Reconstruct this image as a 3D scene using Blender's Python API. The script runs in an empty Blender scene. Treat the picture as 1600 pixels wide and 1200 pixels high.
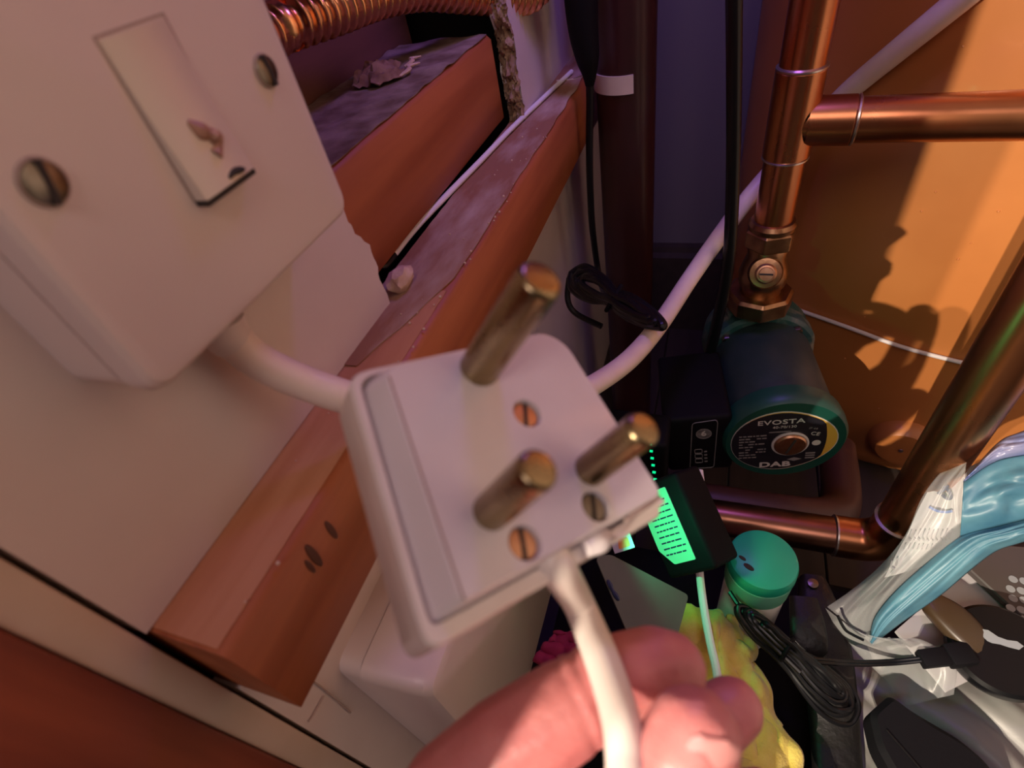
import bpy, bmesh, math, random
from mathutils import Vector, Matrix, noise
random.seed(7)
S = bpy.context.scene
C = S.collection
V = Vector

# ------------------------------------------------------------------ camera
# World: X = out of the left wall, Y = into the cupboard, Z = up, origin at the lens, metres.
F = 830.0                                    # focal length in pixels of a 1600 px wide frame
AX = Matrix(((0.9405116, 0.0967383, -0.3256987),
             (0.2964428, -0.7020302, 0.6475146),
             (-0.1660108, -0.7055461, -0.6889450)))     # columns: right, down, forward
cam = bpy.data.cameras.new('camera')
cam.sensor_width = 36.0
cam.lens = 36.0 * F / 1600
cam.clip_start = 0.005
cam.dof.use_dof = True
cam.dof.focus_distance = 0.36
cam.dof.aperture_fstop = 11.0
camo = bpy.data.objects.new('camera', cam)
R3 = Matrix((AX.col[0], -AX.col[1], -AX.col[2])).transposed()
camo.matrix_world = R3.to_4x4()
C.objects.link(camo)
S.camera = camo

# ------------------------------------------------------------------ world, lights, exposure
S.view_settings.view_transform = 'Standard'
S.view_settings.look = 'None'
S.view_settings.exposure = 0.0
S.view_settings.gamma = 1.0
S.view_settings.use_curve_mapping = False
w = bpy.data.worlds.new('room_light'); S.world = w
w.use_nodes = True
w.node_tree.nodes['Background'].inputs[0].default_value = (1.0, 0.68, 0.64, 1)
w.node_tree.nodes['Background'].inputs[1].default_value = 0.06

def at_(x, y, d): return AX @ V(((x - 800) / F * d, (y - 600) / F * d, d))
def light(name, kind, loc, power, col, size=0.02, target=None, **k):
    l = bpy.data.lights.new(name, kind); l.energy = power; l.color = col
    if kind == 'AREA': l.size = size
    else: l.shadow_soft_size = size
    for a, b in k.items(): setattr(l, a, b)
    o = bpy.data.objects.new(name, l); o.location = loc
    if target is not None:
        o.rotation_euler = (V(target) - V(loc)).to_track_quat('-Z', 'Y').to_euler()
    C.objects.link(o); return o
light('room_bulb', 'POINT', (-0.420, -1.0, 0.42), 122.0, (1.0, 0.84, 0.66), 0.005)
light('room_bulb', 'POINT', (-0.474, -1.0, 0.42), 66.0, (1.0, 0.84, 0.66), 0.005)
light('ceiling_panel', 'AREA', (0.10, -0.70, 0.85), 3.9, (1.0, 0.78, 0.77), 0.5, (-0.08, 0.1, -0.1))
light('violet_lamp', 'AREA', (-0.01, 0.36, 0.22), 0.62, (0.33, 0.17, 1.0), 0.07, (-0.06, 0.50, -0.1))
light('green_indicator', 'SPOT', at_(985, 845, .290), 0.16, (0.05, 1.0, 0.42), 0.006, at_(1125, 850, .31), spot_size=math.radians(125), spot_blend=0.5)

# ------------------------------------------------------------------ helpers
def ray(x, y): return AX @ V(((x - 800) / F, (y - 600) / F, 1.0))
def at(x, y, d): return ray(x, y) * d                       # world point seen at a pixel, d metres ahead
def on(x, y, axis, v):                                      # ... on a plane X/Y/Z = v
    r = ray(x, y); return r * (v / r['XYZ'.index(axis)])
WM = {}                                                     # world matrices of everything built
def put(o, mw, parent=None):
    WM[o.name] = mw
    if parent is not None:
        o.parent = parent
        o.matrix_local = WM[parent.name].inverted() @ mw
    else:
        o.matrix_world = mw
    C.objects.link(o); return o
def props(o, label=None, cat=None, group=None, kind=None):
    for k, v in (('label', label), ('category', cat), ('group', group), ('kind', kind)):
        if v: o[k] = v
    return o
def thing(name, label, cat, loc=(0, 0, 0), rot=None, group=None, kind=None):
    o = bpy.data.objects.new(name, None); o.empty_display_size = 0.01
    mw = Matrix.Translation(V(loc))
    if rot is not None: mw = mw @ rot.to_4x4()
    put(o, mw); return props(o, label, cat, group, kind)
def obj(name, bm, mat, parent=None, world=True, label=None, sharp=35, cat=None, kind=None, group=None, smooth=True):
    """one mesh object; world=True means bm holds world coordinates, else the parent's own"""
    bmesh.ops.recalc_face_normals(bm, faces=bm.faces)
    me = bpy.data.meshes.new(name)
    if parent is not None:
        if world: bm.transform(WM[parent.name].inverted())
        mw = WM[parent.name].copy()
    else:
        c = V((0, 0, 0))
        for v in bm.verts: c += v.co
        c /= max(1, len(bm.verts))
        bm.transform(Matrix.Translation(-c)); mw = Matrix.Translation(c)
    bm.to_mesh(me); bm.free()
    if smooth:
        for p in me.polygons: p.use_smooth = True
        me.set_sharp_from_angle(angle=math.radians(sharp))
    me.materials.append(mat)
    o = bpy.data.objects.new(name, me)
    put(o, mw, parent); return props(o, label, cat, group, kind)
def NB(): return bmesh.new()
def box(bm, lo, hi, bev=0.0, seg=2, m=None):
    lo, hi = V(lo), V(hi)
    r = bmesh.ops.create_cube(bm, size=1)
    vs = r['verts']
    for v in vs:
        v.co = V((lo[i] + (hi[i] - lo[i]) * (v.co[i] + 0.5) for i in range(3)))
    if bev:
        es = list({e for v in vs for e in v.link_edges})
        q = bmesh.ops.bevel(bm, geom=es, offset=bev, segments=seg, affect='EDGES', profile=0.5)
        vs = list(set(q['verts']) | {v for v in vs if v.is_valid})
    if m is not None: bmesh.ops.transform(bm, matrix=m, verts=[v for v in vs if v.is_valid])
    return bm
def frame_from(z, x=None):
    z = V(z).normalized()
    x = V(x) if x is not None else (V((1, 0, 0)) if abs(z.x) < 0.9 else V((0, 1, 0)))
    x = (x - z * x.dot(z)).normalized(); y = z.cross(x)
    return Matrix((x, y, z)).transposed()
def lathe(bm, prof, m=None, seg=32, caps=True):
    """prof = [(r, z)...] around local z"""
    m = m or Matrix.Identity(4); rings = []
    for r, z in prof:
        rings.append([bm.verts.new(m @ V((r * math.cos(2 * math.pi * k / seg), r * math.sin(2 * math.pi * k / seg), z))) for k in range(seg)])
    for a, b in zip(rings, rings[1:]):
        for k in range(seg):
            bm.faces.new((a[k], a[(k + 1) % seg], b[(k + 1) % seg], b[k]))
    if caps:
        bm.faces.new(rings[0][::-1]); bm.faces.new(rings[-1])
    return bm
def frm(o, z, x=None): return Matrix.Translation(V(o)) @ frame_from(z, x).to_4x4()
def spline(pts, n=8):
    """Catmull-Rom through tuples (any length)"""
    P = [tuple(p) for p in pts]; P = [P[0]] + P + [P[-1]]; out = []
    for i in range(1, len(P) - 2):
        for k in range(n):
            t = k / n; r = []
            for a, b, c, d in zip(P[i - 1], P[i], P[i + 1], P[i + 2]):
                r.append(0.5 * (2 * b + (c - a) * t + (2 * a - 5 * b + 4 * c - d) * t * t + (3 * b - a - 3 * c + d) * t ** 3))
            out.append(tuple(r))
    out.append(P[-2]); return out
def tube(bm, pts, r, n=8, seg=12, closed=False, caps=True, smooth=True, flat=1.0):
    """pts: world points; r: number or list per pt"""
    rs = r if isinstance(r, (list, tuple)) else [r] * len(pts)
    P = [tuple(p) + (q,) for p, q in zip(pts, rs)]
    if smooth: P = spline(P, n)
    if closed: P = P[:-1]
    prev = None; rings = []; N = len(P)
    for i, p in enumerate(P):
        if closed: t = V(P[(i + 1) % N][:3]) - V(P[i - 1][:3])
        else: t = V(P[min(i + 1, N - 1)][:3]) - V(P[max(i - 1, 0)][:3])
        t.normalize()
        if prev is None: x = frame_from(t).col[0]
        else: x = (prev - t * prev.dot(t)).normalized()
        prev = x; y = t.cross(x); c = V(p[:3])
        rings.append([bm.verts.new(c + (x * math.cos(2 * math.pi * k / seg) + y * flat * math.sin(2 * math.pi * k / seg)) * p[3]) for k in range(seg)])
    pairs = list(zip(rings, rings[1:])) + ([(rings[-1], rings[0])] if closed else [])
    for a, b in pairs:
        for k in range(seg): bm.faces.new((a[k], a[(k + 1) % seg], b[(k + 1) % seg], b[k]))
    if caps and not closed:
        bm.faces.new(rings[0][::-1]); bm.faces.new(rings[-1])
    return bm
def loft(bm, loops, caps=True):
    """loops: lists of equal length of points"""
    rings = [[bm.verts.new(V(p)) for p in L] for L in loops]; n = len(rings[0])
    for a, b in zip(rings, rings[1:]):
        for k in range(n): bm.faces.new((a[k], a[(k + 1) % n], b[(k + 1) % n], b[k]))
    if caps:
        bm.faces.new(rings[0][::-1]); bm.faces.new(rings[-1])
    return bm
def rounded(pts, r, n=5):
    """2-D polygon with its corners rounded by r (number or list)"""
    out = []; N = len(pts)
    for i in range(N):
        a, b, c = V(pts[i - 1]), V(pts[i]), V(pts[(i + 1) % N])
        q = r[i] if isinstance(r, (list, tuple)) else r
        d1 = (a - b); d2 = (c - b)
        q = min(q, d1.length * 0.49, d2.length * 0.49)
        p1 = b + d1.normalized() * q; p2 = b + d2.normalized() * q
        for k in range(n + 1):
            t = k / n
            out.append(tuple(p1 * (1 - t) ** 2 + b * 2 * t * (1 - t) + p2 * t * t))
    return out
def inset(pts, d, c=None):
    c = c or V((sum(p[0] for p in pts) / len(pts), sum(p[1] for p in pts) / len(pts)))
    out = []
    for p in pts:
        q = V(p[:2]) - V(c[:2]); L = q.length
        out.append(tuple(V(c[:2]) + q * max(0.02, (L - d) / L)))
    return out
def prism(bm, pts, z0, z1, m=None, bev=0.0):
    m = m or Matrix.Identity(4)
    L = [[m @ V((p[0], p[1], z)) for p in q] for q, z in
         (((inset(pts, bev), z0), (pts, z0 + bev), (pts, z1 - bev), (inset(pts, bev), z1)) if bev else ((pts, z0), (pts, z1)))]
    return loft(bm, L)
def sheet(bm, fn, nu, nv, thick=0.0):
    """grid surface fn(u, v) -> point; a second layer 'thick' below closes it"""
    g = [[bm.verts.new(V(fn(i / nu, j / nv))) for j in range(nv + 1)] for i in range(nu + 1)]
    for i in range(nu):
        for j in range(nv): bm.faces.new((g[i][j], g[i + 1][j], g[i + 1][j + 1], g[i][j + 1]))
    if thick:
        bm.normal_update()
        bmesh.ops.solidify(bm, geom=bm.faces[:], thickness=thick)
    return bm
def quad_fn(a, b, c, d, bump):
    """bilinear patch a-b-c-d plus a bump(u, v) vector"""
    a, b, c, d = V(a), V(b), V(c), V(d)
    return lambda u, v: (a * (1 - u) + b * u) * (1 - v) + (d * (1 - u) + c * u) * v + bump(u, v)
def nz(x, y, z=0.0): return noise.noise(V((x, y, z)))
def text_bm(s, size, m, depth=0.0002, bold=0.0, spacing=1.0, sx=1.0):
    cu = bpy.data.curves.new('t', 'FONT'); cu.body = s; cu.size = size; cu.extrude = depth
    cu.align_x = 'CENTER'; cu.align_y = 'CENTER'; cu.offset = bold; cu.space_character = spacing; cu.resolution_u = 3
    o = bpy.data.objects.new('t', cu); C.objects.link(o)
    dg = bpy.context.evaluated_depsgraph_get()
    me = bpy.data.meshes.new_from_object(o.evaluated_get(dg))
    bm = bmesh.new(); bm.from_mesh(me); bm.transform(m @ Matrix.Diagonal((sx, 1, 1, 1)))
    bpy.data.objects.remove(o); bpy.data.curves.remove(cu); bpy.data.meshes.remove(me)
    return bm
def merge(bm, other):
    me = bpy.data.meshes.new('m'); other.to_mesh(me); other.free(); bm.from_mesh(me); bpy.data.meshes.remove(me); return bm

# ------------------------------------------------------------------ materials
def mat(name, col, rough=0.5, metal=0.0, col2=None, scale=40.0, stretch=(1, 1, 1), bump=0.0, bscale=None, lo=0.35, hi=0.65,
        coat=0.0, trans=0.0, alpha=1.0, emit=None, estr=0.0, spec=0.5, sheen=0.0, sub=0.0, subr=None, detail=4.0, rvar=0.0):
    m = bpy.data.materials.new(name); m.use_nodes = True
    nt = m.node_tree; b = nt.nodes['Principled BSDF']; L = nt.links
    I = b.inputs
    I['Base Color'].default_value = (*col, 1); I['Roughness'].default_value = rough; I['Metallic'].default_value = metal
    I['Coat Weight'].default_value = coat; I['Coat Roughness'].default_value = 0.12
    I['Transmission Weight'].default_value = trans; I['Alpha'].default_value = alpha
    I['Specular IOR Level'].default_value = spec; I['Sheen Weight'].default_value = sheen
    if sub:
        I['Subsurface Weight'].default_value = sub; I['Subsurface Radius'].default_value = subr or (0.004, 0.0015, 0.001); I['Subsurface Scale'].default_value = 1.0
    if emit: I['Emission Color'].default_value = (*emit, 1); I['Emission Strength'].default_value = estr
    if col2 or bump or rvar:
        tc = nt.nodes.new('ShaderNodeTexCoord'); mp = nt.nodes.new('ShaderNodeMapping')
        mp.inputs['Scale'].default_value = stretch
        L.new(tc.outputs['Object'], mp.inputs[0])
        n = nt.nodes.new('ShaderNodeTexNoise'); n.inputs['Scale'].default_value = scale; n.inputs['Detail'].default_value = detail
        L.new(mp.outputs[0], n.inputs['Vector'])
        if col2:
            r = nt.nodes.new('ShaderNodeValToRGB'); e = r.color_ramp.elements
            e[0].position = lo; e[1].position = hi; e[0].color = (*col, 1); e[1].color = (*col2, 1)
            L.new(n.outputs['Fac'], r.inputs[0]); L.new(r.outputs[0], I['Base Color'])
        if rvar:
            mr = nt.nodes.new('ShaderNodeMapRange'); mr.inputs[3].default_value = rough - rvar; mr.inputs[4].default_value = rough + rvar
            L.new(n.outputs['Fac'], mr.inputs[0]); L.new(mr.outputs[0], I['Roughness'])
        if bump:
            n2 = nt.nodes.new('ShaderNodeTexNoise'); n2.inputs['Scale'].default_value = bscale or scale; n2.inputs['Detail'].default_value = 5
            L.new(mp.outputs[0], n2.inputs['Vector'])
            bp = nt.nodes.new('ShaderNodeBump'); bp.inputs['Strength'].default_value = bump; bp.inputs['Distance'].default_value = 0.001
            L.new(n2.outputs['Fac'], bp.inputs['Height']); L.new(bp.outputs[0], I['Normal'])
    return m
M = dict(
    paint=mat('white_paint', (0.62, 0.52, 0.48), 0.55, col2=(0.68, 0.58, 0.54), scale=14, bump=0.15, bscale=90),
    trim=mat('cream_gloss_paint', (0.60, 0.48, 0.38), 0.35, col2=(0.66, 0.54, 0.44), scale=30, bump=0.2, bscale=60),
    backwall=mat('grey_paint', (0.145, 0.125, 0.145), 0.75, bump=0.15, bscale=90),
    redwood=mat('red_stained_wood', (0.15, 0.030, 0.018), 0.5, col2=(0.34, 0.085, 0.040), scale=22, stretch=(3, 3, 0.25), bump=0.2, bscale=50),
    pine=mat('orange_stained_pine', (0.27, 0.066, 0.020), 0.5, col2=(0.38, 0.108, 0.034), scale=26, stretch=(2.5, 0.22, 2.5), bump=0.2, bscale=60),
    pinedust=mat('dusty_pine', (0.28, 0.125, 0.065), 0.8, col2=(0.46, 0.33, 0.25), scale=45, lo=0.42, hi=0.72, stretch=(1.5, 0.5, 1.5), bump=0.4, bscale=160),
    dust=mat('grey_dust', (0.13, 0.075, 0.05), 0.95, col2=(0.28, 0.20, 0.16), scale=60, bump=0.6, bscale=200),
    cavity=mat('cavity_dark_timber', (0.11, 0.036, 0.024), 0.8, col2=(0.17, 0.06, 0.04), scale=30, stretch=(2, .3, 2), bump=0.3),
    pinetop=mat('lit_pine', (0.40, 0.155, 0.07), 0.6, col2=(0.50, 0.23, 0.125), scale=26, stretch=(2.5, 0.3, 2.5), bump=0.3, bscale=120),  # thinly dusted pine, lightened to paint in the light from above
    knot=mat('dark_knot', (0.10, 0.03, 0.015), 0.6),
    gypsum=mat('broken_gypsum', (0.20, 0.11, 0.06), 0.95, col2=(0.38, 0.26, 0.17), scale=160, bump=1.0, bscale=300),
    plaster=mat('plaster_lump', (0.62, 0.45, 0.34), 0.9, col2=(0.5, 0.33, 0.24), scale=120, bump=0.6, bscale=250),
    scrap=mat('brown_scrap', (0.16, 0.075, 0.045), 0.9, col2=(0.26, 0.15, 0.10), scale=150, bump=0.5, bscale=300),
    crack=mat('dark_gap', (0.02, 0.012, 0.01), 0.9),
    upvc=mat('white_urea_plastic', (0.66, 0.55, 0.52), 0.38, col2=(0.68, 0.57, 0.53), scale=25),
    upvc2=mat('rocker_ivory_plastic', (0.66, 0.55, 0.46), 0.28),
    stain=mat('brown_stain', (0.42, 0.24, 0.17), 0.5, col2=(0.30, 0.14, 0.09), scale=300),
    plug=mat('white_plug_plastic', (0.70, 0.64, 0.66), 0.28, col2=(0.66, 0.59, 0.60), scale=60, lo=0.3, hi=0.7, coat=0.15),
    plugb=mat('white_plug_cover', (0.74, 0.66, 0.62), 0.30, col2=(0.68, 0.59, 0.54), scale=70, coat=0.15),
    groove=mat('brown_groove', (0.38, 0.28, 0.24), 0.7),  # muted brown for gap lines, rims and edges
    flex=mat('white_flex', (0.80, 0.72, 0.66), 0.35, col2=(0.76, 0.66, 0.60), scale=60),
    flexold=mat('aged_white_flex', (0.78, 0.66, 0.60), 0.40, col2=(0.72, 0.57, 0.50), scale=50),
    brass=mat('dull_brass', (0.34, 0.26, 0.14), 0.27, 1.0, col2=(0.27, 0.20, 0.11), scale=90, rvar=0.08),
    brasss=mat('copper_brass_screw', (0.62, 0.36, 0.22), 0.40, 1.0, col2=(0.5, 0.26, 0.15), scale=200),
    steel=mat('dull_steel', (0.24, 0.21, 0.17), 0.32, 1.0, col2=(0.17, 0.15, 0.12), scale=200),
    slot=mat('slot_dark', (0.03, 0.022, 0.018), 0.8),
    copper=mat('copper', (0.52, 0.21, 0.095), 0.29, 1.0, col2=(0.42, 0.16, 0.07), scale=28, stretch=(1, 1, 0.4), rvar=0.08),
    copperd=mat('shaded_brown_copper', (0.30, 0.13, 0.08), 0.30, 1.0, col2=(0.20, 0.09, 0.055), scale=30, rvar=0.08),  # brown copper darkened to paint the shade where the bulbs miss the run
    coppercor=mat('bright_corrugated_copper', (0.88, 0.42, 0.20), 0.24, 1.0),
    solder=mat('solder', (0.62, 0.56, 0.52), 0.3, 1.0),
    valve=mat('aged_brass_valve', (0.42, 0.24, 0.12), 0.33, 1.0, col2=(0.26, 0.14, 0.08), scale=70, bump=0.2, bscale=200),
    tank=mat('orange_foam', (0.46, 0.160, 0.042), 0.42, col2=(0.52, 0.19, 0.052), scale=10, bump=0.12, bscale=70, coat=0.1),
    darkpipe=mat('brown_waste_pipe', (0.040, 0.010, 0.009), 0.32, col2=(0.030, 0.009, 0.008), scale=20),
    darkbrown=mat('brown_plastic', (0.065, 0.024, 0.017), 0.45),
    whitecable=mat('white_string', (0.75, 0.70, 0.70), 0.5),
    blackpvc=mat('black_pvc', (0.004, 0.004, 0.005), 0.32, spec=0.3),
    blackmatt=mat('black_plastic', (0.005, 0.0045, 0.006), 0.65, bump=0.1, bscale=400, spec=0.12),
    blackleather=mat('black_leather', (0.008, 0.007, 0.007), 0.45, bump=0.5, bscale=260, spec=0.35),
    pumpg=mat('dark_green_enamel', (0.010, 0.050, 0.048), 0.42, col2=(0.016, 0.064, 0.060), scale=60, bump=0.15, bscale=300),
    pumpring=mat('green_enamel_ring', (0.006, 0.058, 0.042), 0.4),
    pumpgrey=mat('grey_green_motor', (0.017, 0.036, 0.035), 0.45, col2=(0.026, 0.044, 0.042), scale=80, bump=0.15, bscale=300),
    pumpdust=mat('dusty_green_enamel', (0.015, 0.060, 0.058), 0.6, col2=(0.20, 0.17, 0.14), scale=70, lo=0.48, hi=0.72, bump=0.4, bscale=200),
    labelblack=mat('black_label', (0.012, 0.012, 0.018), 0.4),
    labelyellow=mat('yellow_label', (0.62, 0.36, 0.05), 0.45),
    print=mat('grey_print', (0.55, 0.52, 0.50), 0.5),
    printdim=mat('dim_print', (0.22, 0.21, 0.21), 0.5),
    capgreen=mat('teal_green_cap', (0.012, 0.42, 0.26), 0.36),
    capclear=mat('pale_green_collar', (0.20, 0.62, 0.40), 0.30),
    tub=mat('white_tub', (0.72, 0.70, 0.66), 0.35),
    paper=mat('white_paper', (0.46, 0.44, 0.45), 0.6),
    ink=mat('blue_black_ink', (0.02, 0.03, 0.10), 0.5),
    inkblue=mat('blue_ink', (0.10, 0.20, 0.55), 0.5),
    printgrey=mat('grey_small_print', (0.30, 0.28, 0.30), 0.6),
    greenlabel=mat('green_tinted_label', (0.30, 0.85, 0.55), 0.5),  # white paper whose colour already carries the green light
    led=mat('green_led', (0.0, 0.3, 0.1), 0.4, emit=(0.0, 0.7, 0.25), estr=1.2),
    yellow=mat('yellow_microfibre', (0.62, 0.47, 0.07), 0.95, col2=(0.70, 0.56, 0.12), scale=120, bump=0.5, bscale=700, sheen=0.3),
    card=mat('grey_card', (0.085, 0.09, 0.083), 0.45, col2=(0.07, 0.075, 0.07), scale=40),
    orange=mat('orange_print', (0.75, 0.25, 0.04), 0.5),
    olive=mat('olive_brown_plastic', (0.045, 0.026, 0.012), 0.4),
    poly=mat('clear_polythene', (0.55, 0.56, 0.56), 0.30, alpha=0.17),
    polyg=mat('grey_polythene', (0.21, 0.205, 0.195), 0.42, alpha=0.85, bump=0.4, bscale=50),
    polyb=mat('blue_polythene', (0.045, 0.145, 0.225), 0.45, col2=(0.10, 0.24, 0.31), scale=40, alpha=0.86, bump=0.4, bscale=60),
    polybd=mat('dark_blue_polythene', (0.06, 0.11, 0.34), 0.30, col2=(0.26, 0.26, 0.42), scale=30, alpha=0.9, bump=0.4, bscale=60),
    greybrown=mat('grey_brown_plastic', (0.06, 0.05, 0.048), 0.5),
    dot=mat('pale_dot', (0.26, 0.28, 0.30), 0.4),
    magenta=mat('magenta_cloth', (0.28, 0.01, 0.06), 0.8, bump=0.3),
    floor=mat('dark_floorboard', (0.028, 0.018, 0.014), 0.7, col2=(0.04, 0.025, 0.02), scale=25, stretch=(3, .3, 3)),
    skin=mat('skin', (0.54, 0.175, 0.175), 0.42, col2=(0.61, 0.23, 0.22), scale=70, bump=0.25, bscale=420, sub=0.3),
    nail=mat('fingernail', (0.62, 0.27, 0.26), 0.35, coat=0.1),
    sleeve=mat('dark_sleeve', (0.03, 0.03, 0.04), 0.9, bump=0.4),
)

# ================================================================== THE ROOM SHELL
WX = -0.135          # face of the left wall
ZF = -0.56           # floor
BT = -0.132          # top of the batten
wl = thing('wall_left', 'white painted left wall of boards with a hole broken open above the batten', None, (WX, 0.1, -0.1), kind='structure')
def board(outline, name, label=None, th=0.012):           # outline in (Y, Z)
    bm = NB(); prism(bm, outline, 0, th, Matrix(((0, 0, 1, WX - th), (1, 0, 0, 0), (0, 1, 0, 0), (0, 0, 0, 1))))
    return obj(name, bm, M['paint'], wl, smooth=False, label=label)
edge = []                                                  # the broken right edge of the near board
k = 0
for (px, py) in ((505, 250), (545, 345), (556, 364), (578, 382), (588, 410), (594, 436), (606, 466)):
    p = on(px, py, 'X', WX); edge.append((p.y, p.z))
edge[-1] = (edge[-1][0], BT)
top = [(edge[0][0] - 0.002, 0.60)]
rag = []
for i in range(len(edge) - 1):
    for t in (0, .33, .66):
        a, b = V(edge[i]), V(edge[i + 1]); q = a.lerp(b, t)
        rag.append((q.x + random.uniform(-.0008, .0008), q.y))
rag.append(edge[-1])
board([(0.0165, BT)] + list(reversed(rag)) + [(edge[0][0] - 0.002, 0.60), (0.0165, 0.60)], 'plasterboard')
fe = []
for i in range(26):                                        # the torn far edge of the hole
    z = BT + i * 0.011
    fe.append((0.388 - 0.05 * i * 0.011 + 0.006 * nz(i * 0.9, 3.1) + random.uniform(-.0015, .0015), z))
board([(0.70, BT), (0.70, 0.60), (fe[-1][0], 0.60)] + list(reversed(fe)), 'plasterboard')
bm = NB(); box(bm, (WX - 0.012, 0.0165, ZF), (WX, 0.70, BT - 0.049)); obj('lower_wall', bm, M['paint'], wl, smooth=False)
# crumbling gypsum along the torn far edge
def tornfn(u, v):
    z = BT + 0.20 * v; y = 0.388 - 0.05 * (z - BT) + 0.006 * nz((z - BT) / 0.011 * 0.9, 3.1)
    r = 0.004 * nz(u * 5, v * 34, 4) + 0.004 * abs(nz(u * 9, v * 60, 2)) + 0.0015 * nz(u * 22, v * 160, 9)
    return (WX + 0.0006 - 0.0125 * u + 0.0012 * nz(u * 4, v * 50, 1), y - 0.0035 * math.sin(math.pi * (0.15 + 0.85 * u)) - r, z)
bm = NB(); sheet(bm, tornfn, 16, 150)
obj('broken_edge', bm, M['gypsum'], wl, sharp=40, label='crumbling brown torn edge of the plasterboard', kind='stuff')
# cavity behind the wall
bm = NB(); box(bm, (-0.26, 0.0, ZF), (-0.245, 0.72, 0.6)); obj('wall_outer', bm, M['crack'], None, kind='structure')
bm = NB(); box(bm, (-0.6, 0.70, ZF), (0.62, 0.715, 0.6)); obj('wall_back', bm, M['backwall'], None, kind='structure')
bm = NB(); box(bm, (0.60, -0.02, ZF), (0.62, 0.70, 0.6)); obj('wall_right', bm, M['paint'], None, kind='structure')
bm = NB(); box(bm, (-0.26, -0.02, 0.60), (0.62, 0.715, 0.62)); obj('ceiling', bm, M['paint'], None, kind='structure')
fl = thing('floor', 'dark floorboards of the cupboard', None, (0.2, 0.3, ZF), kind='structure')
for i in range(9):
    bm = NB(); box(bm, (-0.24 + i * 0.096, -0.30, ZF - 0.02), (-0.24 + i * 0.096 + 0.0945, 0.70, ZF), 0.001, 1); obj('plank', bm, M['floor'], fl, smooth=False)
bm = NB(); prism(bm, [(0.70, ZF), (0.682, ZF), (0.682, -0.432), (0.690, -0.428), (0.692, -0.42), (0.70, -0.418)], -0.135, 0.60,
                 Matrix(((0, 0, 1, 0), (1, 0, 0, 0), (0, 1, 0, 0), (0, 0, 0, 1)))); obj('baseboard_back', bm, M['floor'], None, kind='structure', smooth=False)
# the door lining: a cream strip, then the red stained frame whose corner shades the left side of the cupboard
bm = NB(); box(bm, (WX - 0.03, 0.0045, ZF), (WX + 0.0005, 0.0150, 0.60), 0.0012, 2); obj('trim_1', bm, M['trim'], None, kind='structure')
bm = NB(); box(bm, (WX - 0.03, -0.215, ZF), (WX + 0.002, 0.0044, 0.60), 0.002, 2); obj('trim_2', bm, M['redwood'], None, kind='structure')
bm = NB(); box(bm, (WX - 0.60, -0.235, ZF), (-0.1253, -0.2155, 0.60), 0.001, 1); obj('wall_front', bm, M['redwood'], None, kind='structure')

# ------------------------------------------------------------------ timbers in and below the hole
t = thing('wooden_batten', 'long orange stained batten fixed along the white wall, dusty on top', 'batten', (-0.12, 0.2, BT - 0.048))
def wavy_box(lo, hi, amp, nseg=60, top_in=0.0):
    bm = NB(); L = []
    for i in range(nseg + 1):
        y = lo[1] + (hi[1] - lo[1]) * i / nseg; a = amp * nz(y * 30, 1.7); b = amp * nz(y * 24, 9.2)
        L.append([(lo[0], y, lo[2]), (hi[0] - 0.0015, y, lo[2] + b), (hi[0], y, lo[2] + 0.0015 + b), (hi[0], y, hi[2] - 0.0025 + a), (hi[0] - 0.0025, y, hi[2] + a), (lo[0], y, hi[2] + a)])
    return loft(bm, L)
obj('timber', wavy_box((WX - 0.0115, 0.0175, BT - 0.048), (-0.1085, 0.70, BT - 0.0008), 0.00025), M['pine'], t, sharp=50)
def dtop(u, v):
    y = 0.125 + 0.564 * u; e = 0.0004 * nz(y * 90, v * 6) + 0.0004
    fr = -0.1112 + 0.0013 * nz(y * 45, 5.5) - 0.018 * max(0.0, 1 - u * 9)
    return (WX - 0.0110 + (fr - WX + 0.0113) * v, y, BT - 0.0004 + max(0.0001, e))
bm = NB(); sheet(bm, dtop, 160, 8, 0.0004); obj('dust_layer', bm, M['pinedust'], t, label='pale dust and plaster on the batten top', kind='stuff')
bm = NB(); sheet(bm, lambda u, v: (WX - 0.0110 + 0.0345 * v, 0.0185 + 0.16 * u, BT - 0.0006 + 0.00025 * nz(u * 20, v * 5)), 60, 8, 0.0003); obj('lit_top', bm, M['pinetop'], t, label='batten top under thin brown dust, painted paler as if lit from above')
bm = NB()
for (px, py, s) in ((490, 868, 1.0), (517, 828, 0.8), (484, 885, .6)):
    p = on(px, py, 'X', -0.1085); lathe(bm, [(0.0005, 0.0006), (0.0024 * s, 0.0004), (0.0028 * s, 0.0)], Matrix.Translation(p + V((0.0001, 0, 0))) @ Matrix(((0, 0, 1, 0), (0.55, 0, 0, 0), (0, 2.4, 0, 0), (0, 0, 0, 1))), 14)
obj('knot', bm, M['knot'], t, label='dark knot in the batten face')
bm = NB()
for i in range(46):
    y = random.uniform(0.02, 0.40); x = random.choice((random.uniform(-.13, -.1085), -0.1105 + random.uniform(-.002, .002)))
    bmesh.ops.create_icosphere(bm, subdivisions=1, radius=random.uniform(.0003, .0008), matrix=Matrix.Translation((x, y, BT + 0.0006)))
obj('plaster_speck', bm, M['plaster'], t, kind='stuff')

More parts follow.
